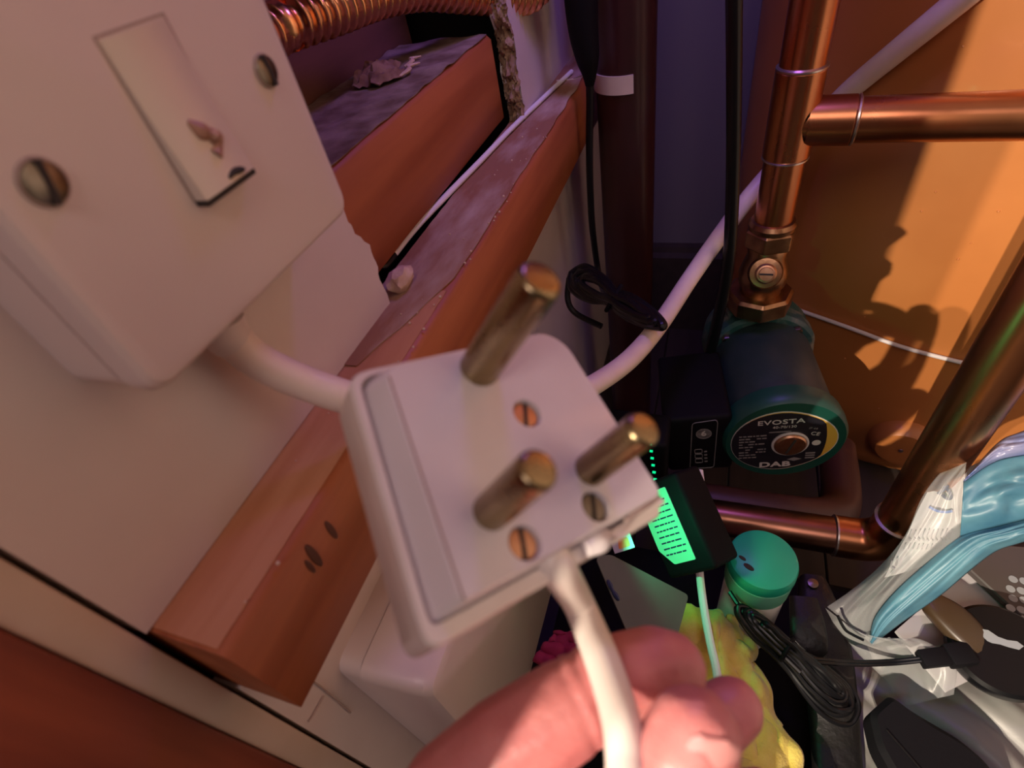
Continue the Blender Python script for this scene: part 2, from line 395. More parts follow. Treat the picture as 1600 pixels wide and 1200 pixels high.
t = thing('wooden_joist', 'orange stained timber joist inside the hole in the wall, dusty on top', 'joist', (-0.18, 0.27, -0.122))
bm = wavy_box((-0.215, 0.10, -0.1275), (-0.1475, 0.378, -0.075), 0.0005); obj('timber', bm, M['pine'], t, sharp=50)
def dtop2(u, v):
    y = 0.10 + 0.276 * u; return (-0.214 + (0.0648 + 0.0012 * nz(y * 40, 2)) * v, y, -0.0754 + 0.0007 + 0.0022 * max(0, nz(y * 60, v * 5)))
bm = NB(); sheet(bm, dtop2, 90, 14, 0.0004); obj('dust_layer', bm, M['dust'], t, label='thick grey dust on the joist', kind='stuff')
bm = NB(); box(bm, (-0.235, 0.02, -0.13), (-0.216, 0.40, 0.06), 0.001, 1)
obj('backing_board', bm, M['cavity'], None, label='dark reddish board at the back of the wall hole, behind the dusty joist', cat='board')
# crumpled rag of loose debris on the joist
sc_ = on(590, 118, 'Z', -0.0715)
def rag_fn(u, v):
    a = 2 * math.pi * u; r = (0.0004 + 0.017 * v) * (0.75 + 0.45 * nz(1.6 * math.cos(a), 1.6 * math.sin(a), 4))
    return V((sc_.x + r * math.cos(a) * 0.9, sc_.y + 1.5 * r * math.sin(a), -0.0735 + 0.007 * (1 - v * v) + 0.006 * abs(nz(3 * v * math.cos(a), 3 * v * math.sin(a), 5))))
bm = NB(); sheet(bm, rag_fn, 40, 10, 0.0006); obj('debris_scrap', bm, M['scrap'], None, label='crumpled brown scrap of debris lying on the joist in the hole', cat='debris')
for i, (y, x, s) in enumerate(((0.305, -0.172, 1.0), (0.322, -0.178, .8))):
    bm = NB(); tube(bm, [V((x, y - .012 * s, -0.0725)), V((x + .003, y - .004, -0.0715)), V((x - .002, y + .005 * s, -0.072)), V((x + .002, y + .012 * s, -0.0725))], [0.0006, .0013, .0012, .0005], 5, 6)
    obj('wood_splinter', bm, M['plaster'], None, label=('pale curled splinter on the dusty joist, nearer one' if i == 0 else 'pale curled splinter on the dusty joist, farther one'), cat='splinter')

# thin white cable lying along the batten, with a black end sleeve
t = thing('white_thin_cable', 'thin white cable lying along the batten top with a black sleeve end', 'cable', on(612, 402, 'Z', BT + 0.002))
pts = [on(x, y, 'Z', BT + 0.0027) for x, y in ((612, 402), (650, 355), (700, 303), (750, 252), (800, 200), (850, 152), (893, 112))]
bm = NB(); tube(bm, pts, 0.0018, 6, 10); obj('sheath', bm, M['whitecable'], t)
p0 = pts[0]; dr = (pts[0] - pts[1]).normalized()
bm = NB(); tube(bm, [p0 + dr * -0.002, p0 + dr * 0.003, p0 + dr * 0.008, p0 + dr * 0.011 + V((0, 0, .001))], [0.0023, .0024, .0022, .0012], 4, 10); obj('end_sleeve', bm, M['blackpvc'], t, label='black sleeve at the cable end')
bm = NB(); q = bmesh.ops.create_icosphere(bm, subdivisions=3, radius=0.0072)
for v in q['verts']: v.co = V((v.co.x * .8, v.co.y * 1.15, v.co.z * .72)) * (1 + 0.28 * nz(v.co.x * 260, v.co.y * 260, v.co.z * 260))
c = on(626, 435, 'Z', BT + 0.005); bm.transform(Matrix.Translation(c)); obj('plaster_lump', bm, M['plaster'], None, label='lump of crumbled plaster on the batten beside the broken board edge', cat='plaster')

# corrugated copper tube through the hole
t = thing('corrugated_copper_pipe', 'bright corrugated copper flexible pipe running through the top of the wall hole', 'pipe', at(600, 30, 0.3))
cpts = spline([(-.185, -.01, -.03), tuple(at(395, 62, .232)), tuple(at(452, 38, .245)), tuple(at(520, 17, .262)), tuple(at(590, -6, .285)), tuple(at(655, -16, .305)), tuple(at(720, -10, .325)), tuple(at(785, -4, .345)), tuple(at(842, -22, .365)), (-.118, .458, -.02), (-.118, .462, .10), (-.118, .462, .30), (-.118, .462, .58)], 40)
d = [0.0]
for a, b in zip(cpts, cpts[1:]): d.append(d[-1] + (V(a) - V(b)).length)
P = []; N = int(d[-1] / 0.0006); j = 0
for i in range(N):
    s = d[-1] * i / N
    while d[j + 1] < s: j += 1
    P.append(V(cpts[j]).lerp(V(cpts[j + 1]), (s - d[j]) / (d[j + 1] - d[j])))
rs = [0.0092 + 0.0017 * math.cos(2 * math.pi * i * 0.0006 / 0.0062) for i in range(N)]
bm = NB(); tube(bm, P, rs, smooth=False, seg=20); obj('corrugated_tube', bm, M['coppercor'], t, sharp=80)

# ================================================================== SWITCH ON THE WALL
sw = thing('switch_box', 'white surface mounted switch box with a single rocker, on the left wall', 'switch', (WX, 0.0945, -0.0265))
FX = -0.112
def yz(pts, x): return [(x, p[0], p[1]) for p in pts]
def rrect(y0, y1, z0, z1, r, n=6): return rounded([(y0, z0), (y1, z0), (y1, z1), (y0, z1)], r, n)
bm = NB()
loft(bm, [yz(rrect(.0505, .1385, -.0705, .0175, .006), WX), yz(rrect(.0508, .1382, -.0702, .0172, .006), -0.1225), yz(rrect(.0510, .1380, -.07, .017, .006), -0.1205)])
obj('pattress', bm, M['upvc'], sw)
bm = NB()
o_ = (.0510, .1385, -.0715, .0175)
def sh(d, x, r): return yz(rrect(o_[0] + d, o_[1] - d, o_[2] + d, o_[3] - d, r), x)
loft(bm, [sh(0.0006, -0.1205, .006), sh(0, -0.1195, .006), sh(0, -0.1155, .006), sh(.0006, -0.1135, .006), sh(.0018, -0.1124, .0055), sh(.0036, -0.1120, .005)])
obj('faceplate', bm, M['upvc'], sw, sharp=25)
def dished_screw(y, z, ang, r=0.0050):
    m = Matrix.Translation((FX, y, z)) @ Matrix(((0, 0, 1, 0), (1, 0, 0, 0), (0, 1, 0, 0), (0, 0, 0, 1)))
    bm = NB(); lathe(bm, [(r * .98, 0.0006), (r * 1.05, 0.0006), (r * 1.10, 0.0001)], m, 28); h = obj('screw_recess', bm, M['groove'], sw, label='dark rim around the screw')
    bm = NB(); lathe(bm, [(r * .98, 0.0002), (r * .92, 0.0009), (r * .6, 0.0014), (0.0002, 0.0016)], m, 28); s = obj('screw', bm, M['steel'], sw, label='dull steel slotted screw')
    bm = NB(); box(bm, (-r * .95, -0.0006, 0.0004), (r * .95, 0.0006, 0.00175), m=m @ Matrix.Rotation(math.radians(ang), 4, 'Z')); obj('screw_slot', bm, M['slot'], s)
dished_screw(0.0612, -0.0258, 75, 0.0040); dished_screw(0.1262, -0.0268, 95, 0.0037)
# rocker, pressed in at the top so its lower end stands proud
bm = NB()
def rk(y0, y1, d): return [(FX - 0.003 + d * 0, y0, -.0100), ]
sec = []
for i in range(13):
    tt = i / 12; z = -0.0104 - 0.0318 * tt
    hgt = 0.0005 + 0.0034 * tt ** 1.5
    sec.append([(FX - 0.004, .0868, z), (FX + hgt - 0.0003, .0868, z), (FX + hgt, .0872, z), (FX + hgt, .1036, z), (FX + hgt - 0.0003, .1040, z), (FX - 0.004, .1040, z)])
loft(bm, sec); rock = obj('rocker', bm, M['upvc2'], sw, label='ivory rocker with a brown mark', sharp=50)
bm = NB()
for r0, r1, z0, z1 in ((.0862, .0868, -.0424, -.0100), (.1040, .1046, -.0424, -.0100), (.0862, .1046, -.0100, -.0095)):
    box(bm, (FX - .001, r0, z0), (FX + .0001, r1, z1))
obj('rocker_gap', bm, M['groove'], sw, label='thin brown line round the rocker')
bm = NB(); box(bm, (FX - .001, .0866, -.0437), (FX + .0036, .1042, -.0423), .0002, 1); obj('rocker_slit', bm, M['slot'], sw, label='dark slit below the rocker')
def rkx(z): return FX + 0.0005 + 0.0034 * ((-0.0104 - z) / 0.0318) ** 1.5
bm = NB()
for mk in (((.0945, -.0278), (.0962, -.0305), (.0970, -.0322)), ((.0966, -.0310), (.0985, -.0326), (.0980, -.0346), (.0962, -.0358))):
    tube(bm, [V((rkx(z) - .0004, y, z)) for y, z in mk], [.0008, .0022, .0013, .0017][:len(mk)], 5, 8)
obj('stain', bm, M['stain'], rock, label='brown smear on the rocker')
bm = NB(); tube(bm, [V((rkx(z), y, z)) for y, z in ((.0955, -.0410), (.0975, -.0405), (.0995, -.0408), (.101, -.0412))], [.0004, .0008, .0009, .0004], 5, 6); obj('scorch_mark', bm, M['slot'], rock, label='dark scorch at the rocker end')

TC = V((0.246, 0.66, 0)); TR = 0.2215                      # hot water cylinder: axis and radius
def ontank(px, py, off=0.0):                                # where a sight line meets the jacket
    r = ray(px, py); a = r.x ** 2 + r.y ** 2; b = -2 * (r.x * TC.x + r.y * TC.y); c = TC.x ** 2 + TC.y ** 2 - (TR + off) ** 2
    return r * ((-b - math.sqrt(max(0, b * b - 4 * a * c))) / (2 * a))
# heavy white flex from the switch box, behind the plug and across to the tank
t = thing('white_flex_cable', 'thick white flex leaving the switch box and running behind the plug up to the tank', 'cable', on(345, 530, 'X', -0.122))
fp = [on(352, 520, 'X', -0.1245), on(400, 562, 'X', -0.123), on(470, 596, 'X', -0.116), on(560, 626, 'X', -0.104), at(660, 650, .205), at(770, 655, .24), at(860, 634, .27), at(925, 603, .300), at(985, 560, .335), at(1032, 505, .375), at(1075, 440, .41),
      at(1118, 378, .425), at(1165, 315, .432), at(1215, 258, .430), ontank(1265, 206, .014), ontank(1320, 148, .011), ontank(1395, 85, .010), ontank(1470, 24, .010), ontank(1560, -50, .010), ontank(1700, -170, .010), ontank(1900, -330, .010), ontank(2150, -520, .010)]
fr = [.0053, .0055, .0055, .0056, .0057, .0058, .0058, .006, .0062, .0064, .0066, .0068, .0070, .0072, .0073, .0076, .0078, .0080, .008, .008, .008, .008]
bm = NB(); tube(bm, fp, fr, 10, 18); obj('sheath', bm, M['flexold'], t)
p = fp[0]; bm = NB(); tube(bm, [p + V((0, .0005, .004)), p, p + (fp[1] - p) * .25], [.0066, .0064, .0060], 4, 16); obj('cable_grip', bm, M['upvc'], t)
# brown cigarette-like stains on the flex
p = at(1046, 520, .377)

# ================================================================== LOWER WHITE BOX
t = thing('junction_box', 'white plastic wall box below the batten, half hidden by the plug', 'box', (WX, 0.12, -0.405))
bm = NB(); L = []
Y0, Y1, Z0, Z1 = .0400, .205, -.408, -.2325
for d_, x_, r_ in ((0.0, WX, .008), (0.0003, -0.1245, .008)): L.append(yz(rrect(Y0 + d_, Y1 - d_, Z0 + d_, Z1 - d_, r_), x_))
loft(bm, L); obj('back_box', bm, M['upvc'], t)
bm = NB(); L = []
for d_, x_, r_ in ((0.0002, -0.1243, .008), (-0.0008, -0.1235, .008), (0.0004, -0.100, .008), (.0012, -0.0945, .008), (.003, -0.0912, .008), (.006, -0.0898, .0075)): L.append(yz(rrect(Y0 + d_, Y1 - d_, Z0 + d_, Z1 - d_, r_), x_))
loft(bm, L); lid = obj('lid', bm, M['upvc'], t, sharp=25)
for y, z in ((.060, -.38), (.185, -.38)):
    bm = NB(); lathe(bm, [(.0035, 0), (.0033, .0005), (.0003, .0007)], Matrix.Translation((-0.0898, y, z)) @ Matrix(((0, 0, 1, 0), (1, 0, 0, 0), (0, 1, 0, 0), (0, 0, 0, 1))), 18); obj('screw', bm, M['steel'], t)
bm = NB(); tube(bm, [V((WX + .0006, .030, -.210)), V((WX + .0006, .031, -.228)), V((WX + .0006, .030, -.262))], .0004, 5, 5)
tube(bm, [V((WX + .0006, .0190, -.231)), V((WX + .0006, .0215, -.232)), V((WX + .0006, .0290, -.2330))], .0004, 5, 5); obj('wall_crack', bm, M['groove'], wl)

# ================================================================== ROUND PIN PLUG
PR = Matrix(((0.5258300604978012, -0.6189167334049802, 0.5834764987453971), (0.7526883046134496, 0.6580813635743816, 0.019729039870544585), (-0.39618564281787094, 0.4288018143937725, 0.8118903499842814)))
PL = V((-0.04336909165794005, 0.07285886735686187, -0.07389563699085011))
plug = thing('round_pin_plug', 'white three pin plug with round brass pins, held up by the hand', 'plug', PL, PR)
mm = 0.001
def ol(pts, r, n=7): return [(a * mm, b * mm) for a, b in rounded(pts, r, n)]
def z3(pts, z): return [(p[0], p[1], z * mm) for p in pts]
face = [(-20.6, 4.6), (22.6, 6.2), (26.8, 1.5), (27.6, -39.6), (-25.4, -40.3)]
base = [(-23.6, 6.0), (23.6, 7.6), (28.2, 2.0), (28.8, -40.4), (-29.4, -41.2)]
cov = [(-25.4, 7.6), (24.4, 8.8), (29.4, 2.4), (29.8, -43.2), (-31.4, -44.4)]
back = [(-21, 3.8), (21, 5), (25.5, 0), (25, -37), (-26.5, -37.8)]
FR = [3.5, 3.5, 3, 2.0, 2.2]
bm = NB(); loft(bm, [z3(ol(base, FR), -9.6), z3(ol(base, FR), -7.0), z3(ol([(a * .985 + b * .015, c * .985 + d_ * .015) for (a, c), (b, d_) in zip(face, base)], FR), -0.7), z3(inset(ol(face, FR), .0006), 0.0)])
HOLES = ((5.6, -12.6, 62), (-9.2, -36.0, 70), (9.4, -35.6, 60))
def cut(bm, cutter):
    """bm minus cutter, by an exact boolean"""
    bmesh.ops.recalc_face_normals(bm, faces=bm.faces); bmesh.ops.recalc_face_normals(cutter, faces=cutter.faces)
    ms = [bpy.data.meshes.new('cut') for _ in range(2)]; bm.to_mesh(ms[0]); cutter.to_mesh(ms[1]); bm.free(); cutter.free()
    os_ = [bpy.data.objects.new('cut', m_) for m_ in ms]
    for o in os_: C.objects.link(o)
    md = os_[0].modifiers.new('b', 'BOOLEAN'); md.object = os_[1]; md.operation = 'DIFFERENCE'; md.solver = 'EXACT'
    me = bpy.data.meshes.new_from_object(os_[0].evaluated_get(bpy.context.evaluated_depsgraph_get()))
    out = NB(); out.from_mesh(me)
    for o in os_: bpy.data.objects.remove(o)
    for m_ in ms + [me]: bpy.data.meshes.remove(m_)
    return out
ct = NB()
for hx, hy, _ in HOLES: lathe(ct, [(3.15 * mm, -3.2 * mm), (3.15 * mm, -.4 * mm), (3.5 * mm, .3 * mm)], Matrix.Translation((hx * mm, hy * mm, 0)), 32)
obj('base', cut(bm, ct), M['plug'], plug, world=False, sharp=28)
covr = [4.5, 4.5, 4, 3.2, 3.6]
bm = NB(); loft(bm, [z3(ol(back, covr), -21.5), z3(ol([(a * .55 + b * .45, c * .55 + d_ * .45) for (a, c), (b, d_) in zip(back, cov)], covr), -20.3), z3(ol(cov, covr), -16.0), z3(ol(cov, covr), -5.2), z3(inset(ol(cov, covr), .0006), -4.4), z3(ol(base, FR), -4.4), z3(inset(ol(base, FR), .0004), -7.6)], caps=False)
cvr = obj('cover', bm, M['plugb'], plug, world=False, sharp=30, label='white cover shell with a lip')
bm = NB(); prism(bm, ol(back, covr), -0.0225, -0.0214); obj('back_panel', bm, M['plugb'], plug, world=False)
bm = NB()
g1 = [(-20.0, 3.0), (-24.6, -39.6)]
tube(bm, [V((-19.6 * mm, 2.6 * mm, 0)), V((-21.9 * mm, -18 * mm, 0.0)), V((-24.2 * mm, -39.9 * mm, 0.0))], .00022, 4, 6); obj('edge_line', bm, M['groove'], plug, world=False, label='faint brown line along the face edge')
def pin(x, y, r, ln):
    q = 0.32 * r
    bm = NB(); lathe(bm, [(r * mm, -.5 * mm), (r * mm, (ln - r * .95) * mm)] + [((r - q + q * math.cos(a)) * mm, (ln - q + q * math.sin(a)) * mm) for a in [i * math.pi / 12 for i in range(0, 7)]] + [(r * .25 * mm, (ln + .12) * mm)], Matrix.Translation((x * mm, y * mm, 0)), 36)
    return obj('pin', bm, M['brass'], plug, world=False, sharp=40)
pin(0, 0, 4.36, 28.6)['label'] = 'long thick brass earth pin'
pin(-12.7, -28.6, 3.53, 19.0); pin(12.7, -28.6, 3.53, 19.0)
for i, (x, y, a) in enumerate(HOLES):
    r = 3.1; zs = -.0011
    m = Matrix.Translation((x * mm, y * mm, zs))
    bm = NB(); lathe(bm, [(r * mm, -.002), (r * mm, -.0003), (r * .86 * mm, 0.0001), (.02 * mm, 0.0003)], m, 28); sc = obj('screw', bm, M['steel'] if i == 2 else M['brasss'], plug, world=False, label='recessed brass screw' if i != 2 else 'recessed dull screw')
    bm = NB(); box(bm, (-r * .9 * mm, -.42 * mm, -.0003), (r * .9 * mm, .42 * mm, .0004), m=m @ Matrix.Rotation(math.radians(a), 4, 'Z')); obj('screw_slot', bm, M['slot'], sc, world=False)
# cord entry: shiny lip and a slot at the corner
bm = NB(); tube(bm, [V((4.0 * mm, -41.8 * mm, -2.6 * mm)), V((7.5 * mm, -42.0 * mm, -2.2 * mm)), V((10.5 * mm, -41.4 * mm, -2.8 * mm))], [.0016, .0021, .0014], 5, 12); obj('cord_clamp', bm, M['plug'], plug, world=False, label='shiny white cord clamp')
bm = NB(); loft(bm, [z3(ol([(11, -41.0), (28.6, -39.2), (29.8, -41.2), (12, -43.4)], .8, 3), -9), z3(ol([(11, -41.2), (28.6, -39.6), (29.4, -41.2), (12, -43.0)], .8, 3), -2.2)]); obj('corner_lip', bm, M['plugb'], plug, world=False)
bm = NB(); tube(bm, [V((15 * mm, -40.6 * mm, -.9 * mm)), V((21 * mm, -40.1 * mm, -.8 * mm)), V((27.5 * mm, -39.7 * mm, -1.0 * mm))], [.0003, .0006, .0003], 5, 6); obj('corner_slot', bm, M['groove'], plug, world=False)
# the plug's flex, curving down towards the lens through the fingers
t = thing('plug_flex', 'bright white flex from the plug passing between index finger and thumb', 'cable', PL + PR @ V((-3 * mm, -42 * mm, -6 * mm)))
q0 = PL + PR @ V((-1.6 * mm, -36 * mm, -6.5 * mm)); q1 = PL + PR @ V((-1.6 * mm, -42.5 * mm, -6.0 * mm))
xp = [q0, q1, at(905, 945, .121), at(940, 1030, .110), at(966, 1110, .1015), at(978, 1180, .0965), at(978, 1260, .092), at(960, 1400, .090), at(900, 1600, .092)]
bm = NB(); tube(bm, xp, [.0036, .0036, .00365, .0037, .0037, .0038, .0038, .0038, .0038], 10, 20); obj('sheath', bm, M['flex'], t)

# ================================================================== HAND
hand = thing('left_hand', 'bare left hand of a person pinching the white plug flex between thumb and index finger', 'hand', at(700, 1650, .113))
def caps(bm, chain):
    for (a, ra), (b, rb) in zip(chain, chain[1:]):
        n = max(2, int((a - b).length / 0.002))
        for i in range(n + 1):
            tt = i / n
            bmesh.ops.create_icosphere(bm, subdivisions=2, radius=ra + (rb - ra) * tt, matrix=Matrix.Translation(a.lerp(b, tt)))
def ch(*a): return [(at(x, y, d_), r * mm) for x, y, d_, r in a]
index_ = ch((600, 1400, .122, 12.5), (700, 1245, .117, 11.2), (790, 1165, .115, 10.4), (850, 1130, .1155, 10.6), (920, 1086, .117, 10.2), (975, 1058, .119, 9.7), (1020, 1045, .121, 9.5), (1044, 1046, .122, 8.8))
middle = ch((680, 1540, .126, 12.5), (860, 1370, .130, 11), (980, 1265, .134, 10.4), (1075, 1170, .138, 9.2), (1120, 1125, .140, 9.0), (1142, 1108, .141, 8.4))
ring = ch((770, 1660, .130, 12), (940, 1510, .134, 10.6), (1050, 1400, .139, 9.8), (1140, 1300, .142, 8.8), (1185, 1252, .144, 8.2))
pinky = ch((860, 1760, .130, 11), (1000, 1640, .134, 9.2), (1080, 1560, .138, 8.4), (1140, 1490, .141, 7.6), (1165, 1450, .142, 7.0))
thumb = ch((640, 1900, .112, 14.5), (820, 1660, .104, 14), (960, 1440, .0975, 11.5), (1035, 1280, .0960, 10.4), (1072, 1185, .0965, 9.5), (1083, 1148, .0972, 8.7))
palm = []
wrist = [(at(430, 1900, .120), .021), (at(520, 1930, .122), .021)]
bm = NB()
for cchain in (index_, middle, ring, pinky, thumb): caps(bm, cchain)
for cchain in (index_, middle, ring, pinky): caps(bm, [cchain[0], (at(560, 2000, .118), .019)])
caps(bm, [index_[0], thumb[1]]); caps(bm, [middle[0], (thumb[0][0], .014)])
fa = at(560, 2000, .118)
caps(bm, [(fa, .021), (fa + V((.012, -.035, -.03)), .021), (fa + V((.03, -.10, -.07)), .028)])
me = bpy.data.meshes.new('hand_raw'); bm.to_mesh(me); bm.free()
tmp = bpy.data.objects.new('hand_raw', me); C.objects.link(tmp)
md = tmp.modifiers.new('r', 'REMESH'); md.mode = 'VOXEL'; md.voxel_size = 0.0009
md = tmp.modifiers.new('s', 'SMOOTH'); md.factor = 0.5; md.iterations = 8
dg = bpy.context.evaluated_depsgraph_get()
me2 = bpy.data.meshes.new_from_object(tmp.evaluated_get(dg))
bpy.data.objects.remove(tmp); bpy.data.meshes.remove(me)
bm = bmesh.new(); bm.from_mesh(me2); bpy.data.meshes.remove(me2)
# knuckle creases: shallow grooves pressed into the surface
def crease(c, n, w=0.0011, dp=0.0007, rad=0.012):
    n = n.normalized()
    for v in bm.verts:
        q = v.co - c
        if q.length < rad:
            s = q.dot(n); v.co -= (q - n * s).normalized() * dp * math.exp(-(s / w) ** 2)
crease(index_[4][0], index_[5][0] - index_[3][0]); crease(index_[4][0] + (index_[3][0] - index_[4][0]) * .3, index_[5][0] - index_[3][0], dp=.0004)
crease(thumb[3][0], thumb[4][0] - thumb[2][0]); crease(middle[3][0], middle[4][0] - middle[2][0]); crease(ring[3][0], ring[4][0] - ring[2][0])
obj('skin', bm, M['skin'], hand, sharp=80)
# thumb nail facing the lens
tc = thumb[-1][0].lerp(thumb[-2][0], .75); ta = (thumb[-1][0] - thumb[-2][0]).normalized()
nn = (-tc.normalized() * .8 + AX.col[0] * .55); nn = (nn - ta * nn.dot(ta)).normalized(); sx = ta.cross(nn)
def nailfn(u, v):
    a = (u - .5) * 1.5; l = (v - .45) * 0.012; e = math.sqrt(max(0, 1 - (2 * abs(v - .5)) ** 6))
    return tc + ta * l + (nn * math.cos(a * e) + sx * math.sin(a * e)) * (0.0086 - 0.0009 * (v - .5))
bm = NB(); sheet(bm, nailfn, 14, 14, 0.0004); obj('thumbnail', bm, M['nail'], hand)
bm = NB(); tube(bm, [fa + V((.022, -.068, -.052)), fa + V((.03, -.095, -.068)), fa + V((.05, -.17, -.11)), fa + V((.07, -.24, -.15))], [.030, .034, .038, .042], 6, 24); obj('sleeve', bm, M['sleeve'], hand)

# ================================================================== BACK OF THE CUPBOARD
t = thing('vertical_waste_pipe', 'dark brown vertical pipe at the back left corner with a white clip', 'pipe', (-0.078, 0.49, ZF))
pa = on(976, 60, 'Y', 0.49); pb = on(985, 420, 'Y', 0.49)
bm = NB(); lathe(bm, [(.0245, ZF), (.0245, 0.0), (.0245, 0.60)], Matrix.Translation((-0.079, .49, 0)), 36); obj('tube', bm, M['darkpipe'], t)
cz = on(955, 137, 'Y', 0.462).z
bm = NB()
ca = [(-0.079 + .0262 * math.cos(a), .49 + .0262 * math.sin(a)) for a in [math.radians(x) for x in range(292, 180, -8)]] + [(-0.118, .4690), (-0.132, .4690)]
L = []
for (x, y), (x2, y2) in zip(ca, [(-0.079 + .0246 * math.cos(a), .49 + .0246 * math.sin(a)) for a in [math.radians(x) for x in range(292, 180, -8)]] + [(-0.118, .4705), (-0.132, .4705)]):
    L.append([(x, y, cz - .0068), (x, y, cz + .0068), (x2, y2, cz + .0068), (x2, y2, cz - .0068)])
loft(bm, L); obj('pipe_clip', bm, M['trim'], t, label='white pipe clip')

t = thing('black_flex_with_moulded_end', 'black cable hanging at the back left corner below a moulded black strain relief', 'cable', on(930, 110, 'Y', .43))
bp = [on(905, -60, 'Y', .43), on(908, 0, 'Y', .43), on(912, 50, 'Y', .43), on(918, 90, 'Y', .43), on(921, 115, 'Y', .43), on(922, 160, 'Y', .43), on(921, 220, 'Y', .43), on(922, 290, 'Y', .43), on(926, 360, 'Y', .43), on(936, 430, 'Y', .43), at(952, 470, .44), at(985, 500, .43)]
bm = NB(); tube(bm, bp[4:], .0030, 8, 12); obj('sheath', bm, M['blackpvc'], t)
bm = NB(); tube(bm, bp[:5] + [bp[5].lerp(bp[4], .6)], [.0115, .0115, .0105, .0085, .0055, .0033], 8, 14); obj('strain_relief', bm, M['blackmatt'], t, label='thick tapered black strain relief')
bm = NB(); tube(bm, [bp[0], bp[0] + V((0, 0, .15)), V((bp[0].x, bp[0].y, .58))], .0034, 6, 12); obj('upper_sheath', bm, M['blackpvc'], t)

t = thing('black_cable_bundle', 'looped black cable tied in a bundle at the back left, above the black device', 'cable', at(960, 480, .42))
bm = NB()
def bundle(bm, c0, c1, side, n_, w0, w1, r, d0, jit, ph=0.0, squeeze=0.0):
    """elongated loops about the line c0-c1, pinched where it is tied"""
    for k in range(n_):
        pts = []; jj = random.uniform(-1, 1)
        for i in range(20):
            a = 2 * math.pi * i / 20
            s = 0.5 - 0.5 * math.cos(a); pin_ = 0.35 + 0.65 * abs(2 * s - 1 + squeeze) ** 0.8
            wv = (w0 + (w1 - w0) * s) * math.sin(a) * pin_ * (1 - 0.16 * k)
            L = c0.lerp(c1, 0.04 * k + s * (1 - 0.07 * k) + 0.02 * jj)
            pts.append(L + side * wv + d0 * (0.0022 * k + 0.0016 * math.sin(a * 2 + k)) + V((random.uniform(-1, 1), random.uniform(-1, 1), random.uniform(-1, 1))) * jit)
        tube(bm, pts + [pts[0]], r, 5, 9, closed=True)
c0, c1 = at(893, 428, .43), at(1036, 510, .340)
ax = (c1 - c0).normalized(); nrm = (-at(960, 470, 1).normalized()); sd = ax.cross(nrm).normalized()
bundle(bm, c0, c1, sd, 5, .020, .0075, .0026, nrm, .0006)
obj('cable_loops', bm, M['blackpvc'], t)
cm = c0.lerp(c1, .52); bm = NB(); tube(bm, [cm + sd * -.010, cm + nrm * .011, cm + sd * .010, cm - nrm * .004, cm + sd * -.010], .0017, 6, 8); obj('cable_tie', bm, M['blackmatt'], t)
bm = NB(); tube(bm, [c0 + sd * .004, at(887, 468, .43), at(900, 490, .43), at(940, 510, .42)], .0024, 6, 8); obj('loose_end', bm, M['blackpvc'], t)

t = thing('black_hanging_cable', 'long black cable hanging straight down in front of the grey back wall', 'cable', on(1140, 400, 'Y', .43))
bm = NB(); tube(bm, [on(1147, -120, 'Y', .385) * 6 - on(1147, 0, 'Y', .385) * 5] + [on(x, y, 'Y', .385) for x, y in ((1147, -120), (1147, 0), (1147, 120), (1146, 240), (1143, 340), (1138, 410), (1128, 470), (1112, 540), (1090, 620))], .0047, 8, 14); obj('sheath', bm, M['blackpvc'], t)

# hot water cylinder
t = thing('hot_water_tank', 'big orange foam covered hot water cylinder on the right', 'tank', (TC.x, TC.y, ZF))
bm = NB(); L = []
prof = [(TR - .03, ZF), (TR - .012, ZF + .004), (TR - .003, ZF + .016), (TR, ZF + .03)] + [(TR, ZF + .03 + i * .05) for i in range(1, 20)] + [(TR - .01, .46), (TR - .06, .5), (.02, .52)]
lathe(bm, prof, Matrix.Translation((TC.x, TC.y, 0)), 128); obj('foam_jacket', bm, M['tank'], t)
bp_ = ontank(1408, 688)
nb = V((bp_.x - TC.x, bp_.y - TC.y, 0)).normalized()
bm = NB(); lathe(bm, [(.030, -.004), (.029, .003), (.026, .010), (.022, .014), (.012, .015), (.001, .0135)], frm(bp_, nb), 40); bs = obj('drain_boss', bm, M['tank'], t, label='round orange boss low on the tank')
bm = NB(); lathe(bm, [(.0022, .0), (.002, .001), (.0002, .0012)], frm(bp_ + nb * .0145, nb), 14); obj('boss_pin', bm, M['solder'], bs)
bm = NB()
for px, py in ((1505, 72), (1462, 300), (1517, 380), (1497, 405), (1351, 495), (1373, 638), (1390, 210), (1320, 560), (1440, 330), (1560, 330)):
    bmesh.ops.create_icosphere(bm, subdivisions=1, radius=random.uniform(.0007, .0012), matrix=Matrix.Translation(ontank(px, py)))
obj('foam_pimple', bm, M['tank'], t, kind='stuff')
t = thing('white_string', 'thin white lead curving across the front of the orange tank', 'cable', ontank(1400, 530, .003))
bm = NB(); tube(bm, [ontank(x, y, .003) for x, y in ((1205, 465), (1245, 483), (1290, 499), (1340, 517), (1400, 539), (1460, 556), (1530, 572), (1600, 582), (1700, 588), (1850, 586), (2000, 572), (2200, 540), (2500, 480))], .0019, 8, 10); obj('sheath', bm, M['whitecable'], t)

